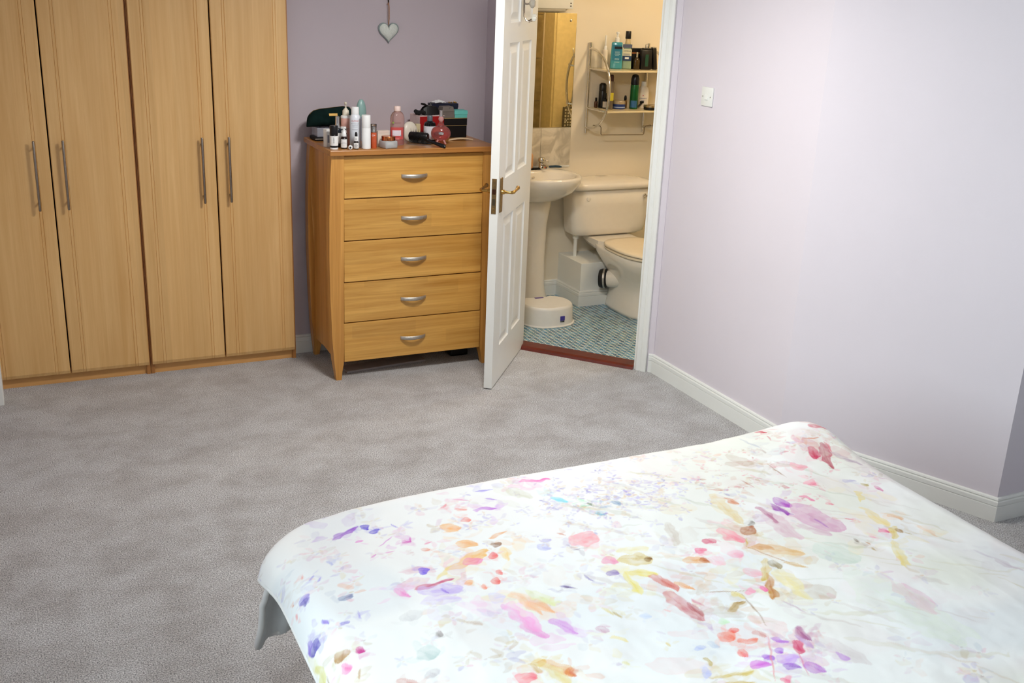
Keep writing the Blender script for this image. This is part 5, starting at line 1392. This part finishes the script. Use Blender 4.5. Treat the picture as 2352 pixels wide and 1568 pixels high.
obj('outlet', tube([(TX+0.03, 5.36, 0.215), (TX-0.02, 5.395, 0.205), (TX-0.07, 5.43, 0.192), (TX-0.105, 5.462, 0.184), (TX-0.125, 5.482, 0.181)], 0.05, 24, rs=[0.075, 0.072, 0.060, 0.053, 0.051]), 'ceramic', t, world=True, smooth='full')
ct_ = [(TX-0.112, 5.470, 0.183), (TX-0.118, 5.476, 0.1822), (TX-0.138, 5.494, 0.180), (TX-0.150, 5.505, 0.179)]
obj('rubber_collar', tube(ct_, 0.06, 24, rs=[0.054, 0.061, 0.061, 0.055]), mat('black_rubber', (24, 24, 26), 0.5), t, world=True, smooth=True)
obj('collar_ring', tube([(TX-0.122, 5.4795, 0.1818), (TX-0.130, 5.4867, 0.181)], 0.0625, 24), 'steel', t, world=True, smooth=True)
obj('seat', loft([pan(0.178, 5.012, 5.52, 0.386), pan(0.186, 5.005, 5.525, 0.389), pan(0.186, 5.005, 5.525, 0.398), pan(0.180, 5.012, 5.52, 0.401)]), 'seat', t, world=True, smooth=True)
obj('lid', loft([pan(0.180, 5.010, 5.53, 0.4035), pan(0.188, 5.003, 5.535, 0.406), pan(0.188, 5.003, 5.535, 0.414), pan(0.180, 5.012, 5.53, 0.421), pan(0.14, 5.06, 5.49, 0.4255), pan(0.05, 5.18, 5.36, 0.427)]), 'seat', t, world=True, smooth='full')
obj('hinge_bar', tube([(TX-0.09, 5.545, 0.398), (TX+0.09, 5.545, 0.398)], 0.011, 12), 'seat', t, world=True, smooth=True)
def shelfp(z): return [(TX-0.150, 5.555, z), (TX-0.12, 5.52, z), (TX+0.12, 5.52, z), (TX+0.150, 5.555, z), (TX+0.15, 5.66, z), (TX+0.12, 5.80, z), (TX-0.12, 5.80, z), (TX-0.15, 5.66, z)]
obj('cistern_shelf', loft([[(TX+(p[0]-TX)*0.75, p[1], 0.335) for p in shelfp(0)], shelfp(0.37), shelfp(0.405)]), 'ceramic', t, world=True, smooth=True)
def cis(a, y0_, z, p=5.0):
    cy, b_ = (y0_+YB-0.004)/2, (YB-0.004-y0_)/2
    return supell(TX, cy, a, b_, 48, p, None, z)
cst = obj('cistern', loft([cis(0.235, 5.685, 0.408), cis(0.262, 5.660, 0.425), cis(0.270, 5.655, 0.46), cis(0.284, 5.645, 0.60), cis(0.290, 5.640, 0.705)]), 'ceramic', t, world=True, smooth='full')
obj('cistern_lid', loft([cis(0.292, 5.634, 0.7055), cis(0.302, 5.624, 0.709), cis(0.303, 5.623, 0.733), cis(0.296, 5.632, 0.745), cis(0.22, 5.69, 0.757), cis(0.05, 5.76, 0.760)]), 'ceramic', t, world=True, smooth='full')
obj('cap', xform(lathe([(0.015, 0), (0.0145, 0.003), (0.010, 0.005), (0, 0.0055)], 20), Matrix.Translation((TX-0.183, 5.6455, 0.652)) @ Matrix.Rotation(PI/2, 4, 'X')), 'ceramic', cst, world=True, smooth=True)
lv = xform(lathe([(0.014, 0), (0.014, 0.006), (0.008, 0.012), (0.006, 0.018)], 16), Matrix.Translation((TX+0.222, 5.648, 0.655)) @ Matrix.Rotation(PI/2, 4, 'X'))
obj('flush_lever', tube([(TX+0.222, 5.626, 0.655), (TX+0.245, 5.620, 0.662), (TX+0.29, 5.622, 0.668)], 0.006, 8, bm=lv), 'chrome', cst, world=True, smooth=True)
for p in ((TX-0.103, 5.42, 0.022), (TX-0.098, 5.27, 0.022)):
    obj('fixing_hole', xform(lathe([(0.0065, 0), (0.006, 0.0015), (0, 0.0018)], 12), Matrix.Translation(p) @ Matrix.Rotation(-PI/2+0.25, 4, 'Y')), mat('brown_screw', (60, 40, 24), 0.5) if 'brown_screw' not in bpy.data.materials else bpy.data.materials['brown_screw'], t, world=True)
obj('fill_pipe', tube([(3.215, 5.735, 0.272), (3.215, 5.735, 0.40), (3.215, 5.735, 0.43)], 0.012, 14, bm=tube([(3.215, 5.735, 0.385), (3.215, 5.735, 0.41)], 0.020, 12)), 'white_plastic', t, world=True, smooth=True)
# green bottle beyond the toilet
t = thing('cleaner_bottle', 'yellow green toilet cleaner bottle with a red cap behind the seat', 'bottle', (3.765, 5.70, 0.272))
obj('bottle', lathe([(0.036, 0), (0.040, 0.006), (0.038, 0.09), (0.026, 0.145), (0.015, 0.185)], 24, sy=0.7), mat('yellow_green_plastic', (186, 176, 40), 0.3), t, smooth=True)
obj('cap', lathe([(0.017, 0.185), (0.0175, 0.19), (0.014, 0.222), (0.010, 0.226), (0, 0.227)], 20), mat('red_cap', (206, 36, 30), 0.35), t, smooth=True)

# step stool
t = thing('step_stool', 'white plastic toddler step stool with a small purple logo', 'step stool', (2.815, 5.325, 0))
def st(a, b_, z): 
    out = []
    for k in range(56):
        t_ = 2*PI*k/56; c_, s_ = math.cos(t_), math.sin(t_)
        x = a*math.copysign(abs(c_)**(2/2.3), c_); y = b_*math.copysign(abs(s_)**(2/2.3), s_)
        if s_ > 0.6 and abs(c_) < 0.5: y -= 0.035*(1-(c_/0.5)**2)      # bite cut out of the back
        out.append((x, y, z))
    return out
sb = obj('shell', loft([st(0.166, 0.150, 0.0), st(0.168, 0.152, 0.004), st(0.167, 0.151, 0.008), st(0.158, 0.142, 0.010), st(0.153, 0.137, 0.10), st(0.150, 0.134, 0.112), st(0.143, 0.127, 0.118), st(0.05, 0.05, 0.1185)]), 'stool', t, smooth=True)
obj('rubber_grip', box(-0.035, 0.078, 0.117, 0.02, 0.096, 0.1205, 0.001), 'purple', t)
lg = math.atan2(-5.3, -1.35)
obj('logo_square', box(0.022, -0.1425, 0.040, 0.050, -0.131, 0.066), mat('purple_print', (70, 62, 150), 0.5), t)
b = None
for k in range(4): b = box(0.023+k*0.007, -0.1425, 0.031, 0.027+k*0.007, -0.132, 0.037, bm=b)
obj('logo_print', b, 'print_dark', t)['kind'] = 'stuff'

# chrome shelf unit
SX0, SX1 = 3.290, 3.708
t = thing('shelf_unit', 'two tier chrome wall shelf with half round side hoops', 'shelf', (3.5, YB, 1.03))
for x in (SX0, SX1):
    b = tube([(x, YB-0.014, 1.03), (x, YB-0.014, 1.576)], 0.0085, 12)
    obj('upright', b, 'chrome', t, world=True, smooth=True)
    obj('hoop', tube([(x, YB-0.016-0.262*math.sin(a_)**0.85, 1.303+0.238*math.cos(a_)) for a_ in [PI*k/28 for k in range(29)]], 0.0075, 10), 'chrome', t, world=True, smooth=True)
    for z in (1.425, 1.188):
        dep = 0.262*math.sin(math.acos((z-1.303)/0.238))**0.85
        obj('bracket', tube([(x, YB-0.014, z-0.002), (x, YB-0.016-dep+0.02, z-0.002), (x, YB-0.016-dep, z)], 0.0055, 8, bm=lathe([(0, -0.010), (0.009, -0.008), (0.010, 0), (0.009, 0.008), (0, 0.010)], 12, origin=(x, YB-0.018-dep, z))), 'chrome', t, world=True, smooth=True)
sm = mat('pale_glass_shelf', (226, 210, 170), 0.2, var=0.02)
obj('board', box(SX0+0.004, 5.598, 1.416, SX1+0.16, YB-0.004, 1.427, 0.002), sm, t, world=True)
obj('board', box(SX0+0.004, 5.598, 1.178, SX1+0.16, YB-0.004, 1.189, 0.002), sm, t, world=True)
obj('towel_rail', tube([(SX0, 5.735, 1.090), (3.340, 5.735, 1.086), (3.348, 5.735, 1.075), (3.350, 5.735, 1.036), (3.356, 5.735, 1.030), (3.655, 5.735, 1.026), (3.662, 5.735, 1.032), (3.664, 5.735, 1.07), (3.672, 5.735, 1.08), (SX1, 5.735, 1.085)], 0.003, 8), 'dark_steel', t, world=True, smooth=True)
z1_, z2_ = 1.4275, 1.1895
BF = math.atan2(-5.75, -3.5)
def bot(name, label, cat, x, y, z, parts, sy=1.0, rot=0.0):
    t_ = thing(name, label, cat, (x, y, z), rot)
    for nm, prof, m_ in parts: obj(nm, lathe(prof, 24, sy=sy), m_, t_, smooth=True)
    return t_
bot('white_tube', 'slim clear white tube at the left end of the upper shelf', 'tube', 3.352, 5.75, z1_, [('tube', [(0.015, 0), (0.017, 0.004), (0.017, 0.10), (0.015, 0.112)], mat('pearl_tube', (228, 220, 204), 0.3)), ('applicator', [(0.010, 0.112), (0.009, 0.13), (0.0045, 0.135), (0.0045, 0.195), (0, 0.197)], M['white_gloss'])])
t = thing('body_wash', 'blue rectangular body wash bottle with a white pump', 'bottle', (3.424, 5.735, z1_), BF+PI/2)
aq = mat('aqua_gel', (66, 156, 172), 0.2, coat=0.3)
b = box(-0.037, -0.021, 0, 0.037, 0.021, 0.158, 0.008, seg=3)
for v in b.verts:
    if v.co.z > 0.147: v.co.x *= 0.88
bd = obj('bottle', b, aq, t, smooth=True)
obj('pump', lathe([(0.013, 0.158), (0.013, 0.182), (0.006, 0.186), (0.006, 0.205), (0.011, 0.207), (0.010, 0.216), (0, 0.217)], 18), 'white_gloss', t, smooth=True)
obj('label', box(-0.026, -0.0216, 0.05, 0.030, -0.0208, 0.142), mat('deep_aqua_label', (36, 120, 150), 0.4), bd)
obj('label_bar', box(-0.014, -0.0222, 0.118, 0.032, -0.0214, 0.133), 'black', bd)
b = None
for k, (a_, c_) in enumerate(((0.100, .9), (0.094, .8), (0.086, 1), (0.080, .7), (0.060, .8), (0.054, .8), (0.040, .9))): b = box(-0.012*c_, -0.0220, a_, 0.022*c_, -0.0215, a_+0.0025, bm=b)
obj('print', b, mat('pale_aqua_print', (168, 206, 212), 0.5), bd)['kind'] = 'stuff'
# mouthwash
t = thing('mouthwash', 'clear green mouthwash bottle with a black cap', 'bottle', (3.498, 5.735, z1_), BF+PI/2)
b = box(-0.030, -0.021, 0, 0.030, 0.021, 0.150, 0.008, seg=3)
for v in b.verts:
    if v.co.z > 0.14: v.co.x *= 0.7; v.co.y *= 0.8
bd = obj('bottle', b, mat('pale_green_plastic', (186, 212, 180), 0.1, trans=0.4), t, smooth=True)
obj('liquid', box(-0.0275, -0.0185, 0.003, 0.0275, 0.0185, 0.050, 0.006), mat('aqua_liquid', (126, 186, 166), 0.2, trans=0.2), bd)
obj('neck', lathe([(0.018, 0.148), (0.015, 0.165), (0.014, 0.178)], 18), mat('clear_neck', (226, 206, 160), 0.15, trans=0.3), t, smooth=True)
obj('cap', lathe([(0.0165, 0.178), (0.0175, 0.180), (0.0165, 0.220), (0.015, 0.223), (0, 0.2235)], 20), 'black', t, smooth=True)
obj('label', box(-0.027, -0.0220, 0.050, 0.027, -0.0208, 0.118), mat('cream_label', (228, 222, 190), 0.5), bd)
obj('label_band', box(-0.027, -0.0228, 0.050, 0.027, -0.0219, 0.078), mat('navy_label', (34, 58, 96), 0.5), bd)
obj('label_band', box(-0.028, -0.0215, 0.126, 0.028, -0.0205, 0.146), mat('slate_label', (92, 98, 124), 0.5), bd)
def flat_text2(s, size, p):
    me_ = text_mesh(s, size)
    for v in me_.vertices: v.co = (p[0]+v.co.x, p[1], p[2]+v.co.y)
    return me_
obj('lettering', flat_text2('LISTERINE', 0.0098, (0, -0.0226, 0.107)), 'print_dark', bd)
b = None
for k in range(3): b = box(-0.022, -0.0225, 0.090-0.0055*k, 0.018, -0.0219, 0.0928-0.0055*k, bm=b)
obj('print', b, 'print_grey', bd)['kind'] = 'stuff'
obj('print', box(-0.012, -0.0233, 0.060, 0.012, -0.0227, 0.072), 'label_white', bd)
# dark toiletries boxes and bottles on the right of the upper shelf
t = thing('black_carton', 'black toiletries carton behind the small amber bottle', 'carton', (3.585, 5.770, z1_), -0.1)
obj('carton', box(-0.040, -0.024, 0, 0.040, 0.024, 0.122, 0.001), 'black', t); obj('stripe', box(-0.0404, -0.0245, 0.090, 0.0404, -0.0238, 0.098), mat('copper_stripe', (150, 92, 50), 0.4), t)
bot('amber_bottle', 'small amber bottle in front of the black carton on the upper shelf', 'bottle', 3.553, 5.705, z1_, [('body', [(0.018, 0), (0.021, 0.004), (0.021, 0.050), (0.014, 0.066), (0.007, 0.072)], mat('amber_glass', (74, 56, 26), 0.08, trans=0.3)), ('neck', [(0.0065, 0.072), (0.0065, 0.096), (0.005, 0.102), (0, 0.103)], M['chrome'])], sy=0.7)
t = thing('black_flask', 'square black aftershave flask with a silver cap on the upper shelf', 'bottle', (3.612, 5.700, z1_), -0.15)
obj('body', box(-0.036, -0.018, 0, 0.036, 0.018, 0.118, 0.006), 'black', t, smooth=True); obj('collar', box(-0.026, -0.014, 0.118, 0.026, 0.014, 0.128, 0.003), 'black', t)
obj('cap', lathe([(0.008, 0.128), (0.0085, 0.146), (0.0075, 0.148), (0, 0.1485)], 14), 'steel', t, smooth=True); obj('window', box(-0.010, -0.0188, 0.02, 0.010, -0.0178, 0.09), mat('green_inset', (30, 74, 60), 0.2), t)
t = thing('black_clippers', 'tilted black hair clippers at the right end of the upper shelf', 'clippers', (3.672, 5.700, z1_), 0.0)
b = box(-0.014, -0.016, 0.0, 0.014, 0.016, 0.130, 0.006); 
for v in b.verts: v.co.x += -0.12*v.co.z+0.006
obj('body', b, 'black', t, smooth=True); obj('blade', box(-0.022, -0.014, 0.129, 0.004, 0.014, 0.134), 'steel', t)
# lower shelf
bot('vial', 'tiny brown vial at the left end of the lower shelf', 'vial', 3.338, 5.800, z2_, [('body', [(0.009, 0), (0.0105, 0.002), (0.0105, 0.034), (0.006, 0.040)], mat('brown_vial', (72, 44, 30), 0.15)), ('cap', [(0.0065, 0.040), (0.0065, 0.060), (0, 0.061)], M['black'])])
t = thing('tall_black_bottle', 'tall black bottle with a domed cap on the lower shelf', 'bottle', (3.381, 5.800, z2_))
obj('body', lathe([(0.021, 0), (0.023, 0.004), (0.023, 0.100), (0.021, 0.104)], 24), 'black', t, smooth=True); obj('cap', lathe([(0.022, 0.104), (0.0225, 0.108), (0.022, 0.138), (0.014, 0.148), (0, 0.150)], 24), 'black', t, smooth=True)
t = thing('label_bottle', 'small black bottle with a white label on the lower shelf', 'bottle', (3.374, 5.752, z2_))
obj('body', lathe([(0.012, 0), (0.0138, 0.003), (0.0138, 0.056), (0.008, 0.062)], 20), 'black', t, smooth=True); obj('cap', lathe([(0.0085, 0.062), (0.009, 0.092), (0, 0.094)], 16), 'black', t, smooth=True); obj('label', band(0.0139, 0.006, 0.042, BF, 1.2), mat('grey_label', (196, 190, 180), 0.6), t)
t = thing('grey_can', 'slim grey spray can with a yellow band behind the shelf hoop', 'spray can', (3.385, 5.705, z2_))
obj('body', lathe([(0.015, 0), (0.0165, 0.003), (0.0165, 0.160), (0.013, 0.168)], 22), mat('grey_can_paint', (120, 110, 98), 0.35, metal=0.4), t, smooth=True); obj('band', band(0.0167, 0.052, 0.100, BF, 1.8, 16), mat('yellow_band', (206, 196, 60), 0.4), t); obj('cap', lathe([(0.0125, 0.168), (0.012, 0.196), (0.008, 0.206), (0, 0.207)], 18), mat('maroon_cap', (70, 40, 36), 0.35), t, smooth=True)
t = thing('blue_tin', 'round blue hair wax tin with a clear lid on the lower shelf', 'tin', (3.462, 5.735, z2_))
obj('body', lathe([(0.040, 0), (0.042, 0.003), (0.042, 0.030)], 32), mat('blue_enamel', (34, 58, 124), 0.3), t, smooth=True); obj('lid', lathe([(0.0425, 0.030), (0.0425, 0.040), (0.036, 0.050), (0, 0.053)], 32), mat('cloudy_lid', (186, 168, 136), 0.2, trans=0.3), t, smooth=True)
obj('stripe', band(0.0421, 0.008, 0.014, BF, 1.4, 16), mat('pale_blue_stripe', (150, 170, 206), 0.4), t)
t = thing('dark_vial', 'small dark dropper vial between the blue tin and green can', 'vial', (3.530, 5.770, z2_))
obj('body', lathe([(0.010, 0), (0.0115, 0.002), (0.0115, 0.040), (0.007, 0.046)], 18), mat('tan_vial', (150, 110, 60), 0.2), t, smooth=True); obj('bulb', lathe([(0.008, 0.046), (0.009, 0.060), (0.006, 0.074), (0, 0.077)], 16), 'black', t, smooth=True)
t = thing('green_can', 'tall dark green shaving gel can with a black domed cap', 'spray can', (3.556, 5.712, z2_))
gr = mat('green_can_paint', (20, 92, 48), 0.2, metal=0.3, var=0.1, scale=20)
obj('body', lathe([(0.024, 0), (0.0262, 0.004), (0.0262, 0.140), (0.0245, 0.146)], 28), gr, t, smooth=True); obj('cap', lathe([(0.0248, 0.146), (0.0262, 0.150), (0.0255, 0.182), (0.019, 0.203), (0.008, 0.209), (0, 0.21)], 28), mat('navy_black_cap', (16, 22, 34), 0.25), t, smooth=True)
obj('label', band(0.0264, 0.010, 0.052, BF, 0.8, 14), mat('blue_foil_label', (60, 110, 160), 0.3, metal=0.3), t)
t = thing('lotion_bottle', 'white baby lotion bottle with blue lettering on the lower shelf', 'bottle', (3.655, 5.765, z2_), BF+PI/2)
b = loft([supell(0, 0, a_, b_, 32, 2.4, None, z) for a_, b_, z in ((0.031, 0.018, 0), (0.034, 0.020, 0.004), (0.035, 0.021, 0.06), (0.034, 0.020, 0.105), (0.028, 0.018, 0.124), (0.016, 0.014, 0.134))])
bd = obj('body', b, mat('warm_white_plastic', (236, 228, 214), 0.35), t, smooth=True); obj('cap', lathe([(0.0165, 0.134), (0.017, 0.136), (0.0155, 0.160), (0, 0.162)], 20), 'white_gloss', t, smooth=True)
obj('lettering', flat_text2("johnson's", 0.0125, (0, -0.0222, 0.060)), mat('blue_print', (88, 96, 150), 0.6), bd); obj('lettering', flat_text2('baby', 0.010, (0, -0.0222, 0.046)), mat('blue_print_2', (88, 96, 150), 0.6), bd)
obj('heart_mark', xform(lathe([(0.0035, 0), (0.003, 0.0006), (0, 0.0008)], 10), Matrix.Translation((0, -0.0215, 0.076)) @ Matrix.Rotation(PI/2, 4, 'X')), mat('pink_print', (214, 96, 110), 0.6), bd)
t = thing('dark_tin', 'flat black tin with a pale lid at the right end of the lower shelf', 'tin', (3.650, 5.660, z2_))
obj('body', lathe([(0.042, 0), (0.044, 0.002), (0.044, 0.016)], 32), 'black', t, smooth=True); obj('lid', lathe([(0.0455, 0.016), (0.0455, 0.026), (0.043, 0.029), (0, 0.029)], 32), mat('champagne_lid', (178, 158, 122), 0.25, metal=0.8), t, smooth=True)
t = thing('black_razor', 'black razor lying between the green can and lotion bottle', 'razor', (3.604, 5.735, z2_), 0.5)
obj('handle', tube([(-0.035, 0, 0.006), (0, 0, 0.010), (0.030, 0, 0.022), (0.042, 0, 0.034)], 0.006, 8, rs=[0.005, 0.007, 0.0065, 0.009]), 'black', t, smooth=True); obj('head', box(0.034, -0.016, 0.030, 0.044, 0.016, 0.042, 0.002), 'black', t)

# what the mirror shows: shower wall and tall cabinet on the far side of the bathroom
t = thing('shower_wall', 'brown stone tiled shower panel seen in the mirror', 'tiled panel', (3.55, 3.95, 0))
for i in range(4):
    for j in range(7):
        obj('tile', box(3.072+i*0.222, 3.882, 0.02+j*0.333, 3.29+i*0.222, 3.898, 0.349+j*0.333, 0.0015), 'stone', t, world=True)
t = thing('tall_cabinet', 'tall cream bathroom cabinet with curved chrome handles seen in the mirror', 'cabinet', (4.30, 3.98, 0))
cc = mat('cream_cabinet_paint', (232, 216, 168), 0.4)
obj('body', box(3.972, 3.882, 0, 4.66, 4.05, 2.1, 0.002), cc, t, world=True)
for x0_, x1_, hx_ in ((3.985, 4.165, 4.137), (4.171, 4.65, 4.196)):
    d = obj('door', box(x0_, 4.051, 0.05, x1_, 4.069, 2.05, 0.003), cc, t, world=True)
    obj('handle', tube([(hx_, 4.066, 0.98), (hx_, 4.085, 1.02), (hx_, 4.105, 1.12), (hx_, 4.112, 1.21), (hx_, 4.105, 1.30), (hx_, 4.085, 1.40), (hx_, 4.066, 1.44)], 0.007, 10), 'chrome', d, world=True, smooth=True)
t = thing('patterned_bag', 'grey patterned wash bag hanging from the tall cabinet handle', 'bag', (4.10, 4.13, 0.78))
def check_mat():
    m, N, L, b_ = new_mat('grey_check_cloth'); b_.inputs['Roughness'].default_value = 0.9
    tc_ = N.new('ShaderNodeTexCoord'); ck = N.new('ShaderNodeTexVoronoi'); ck.inputs['Scale'].default_value = 42; ck.inputs['Randomness'].default_value = 0.15
    L.new(tc_.outputs['Object'], ck.inputs['Vector']); r = N.new('ShaderNodeValToRGB'); r.color_ramp.elements[0].position = 0.25; r.color_ramp.elements[1].position = 0.4
    r.color_ramp.elements[0].color = lin((214, 208, 186))+(1,); r.color_ramp.elements[1].color = lin((96, 90, 76))+(1,)
    L.new(ck.outputs['Distance'], r.inputs[0]); L.new(r.outputs[0], b_.inputs['Base Color']); return m
obj('body', box(-0.055, -0.022, 0, 0.055, 0.022, 0.215, 0.01), check_mat(), t, smooth=True)
obj('strap', tube([(-0.03, 0, 0.213), (-0.01, 0, 0.235), (0.012, -0.01, 0.25), (0.03, 0, 0.213)], 0.003, 6), 'print_dark', t)

# bathroom ceiling lamp
t = thing('ceiling_lamp', 'round warm glass ceiling lamp of the bathroom', 'lamp', (3.75, 4.75, HC))
obj('base', lathe([(0.12, -0.001), (0.12, -0.02), (0.11, -0.025), (0, -0.026)], 32), 'chrome', t, smooth=True)
obj('shade', lathe([(0.105, -0.026), (0.115, -0.04), (0.105, -0.075), (0.06, -0.10), (0, -0.108)], 32), mat('glowing_opal_glass', (255, 214, 140), 0.4, emit=6.0), t, smooth=True)
ld = bpy.data.lights.new('bathroom_bulb', 'POINT'); ld.energy = 21; ld.color = (1.0, 0.80, 0.55); ld.shadow_soft_size = 0.10
lo = bpy.data.objects.new('bathroom_bulb', ld); C.objects.link(lo); lo.location = (0, 0, -0.22); lo.parent = t

# bedroom ceiling lamp: shallow drum shade, light leaves through its open underside
t = thing('drum_lamp', 'shallow white drum ceiling lamp of the bedroom', 'lamp', (1.62, 3.45, HC))
obj('ceiling_plate', lathe([(0.06, -0.001), (0.06, -0.02), (0.05, -0.025), (0, -0.026)], 24), 'white_paint', t, smooth=True)
obj('shade', lathe([(0.235, -0.045), (0.235, -0.150), (0.229, -0.150), (0.229, -0.047)], 40), mat('white_linen_shade', (232, 226, 214), 0.9), t, smooth=True)
obj('stem', tube([(0, 0, -0.02), (0, 0, -0.06)], 0.008, 10), 'chrome', t)
obj('top_disc', lathe([(0.228, -0.046), (0.228, -0.052), (0, -0.052)], 40), mat('white_linen_top', (236, 232, 224), 0.9), t)
ld = bpy.data.lights.new('bedroom_lamp', 'AREA'); ld.shape = 'DISK'; ld.size = 0.42; ld.energy = 36; ld.color = (1.0, 0.965, 0.92)
lo = bpy.data.objects.new('bedroom_lamp', ld); C.objects.link(lo); lo.location = (0, 0, -0.148); lo.parent = t
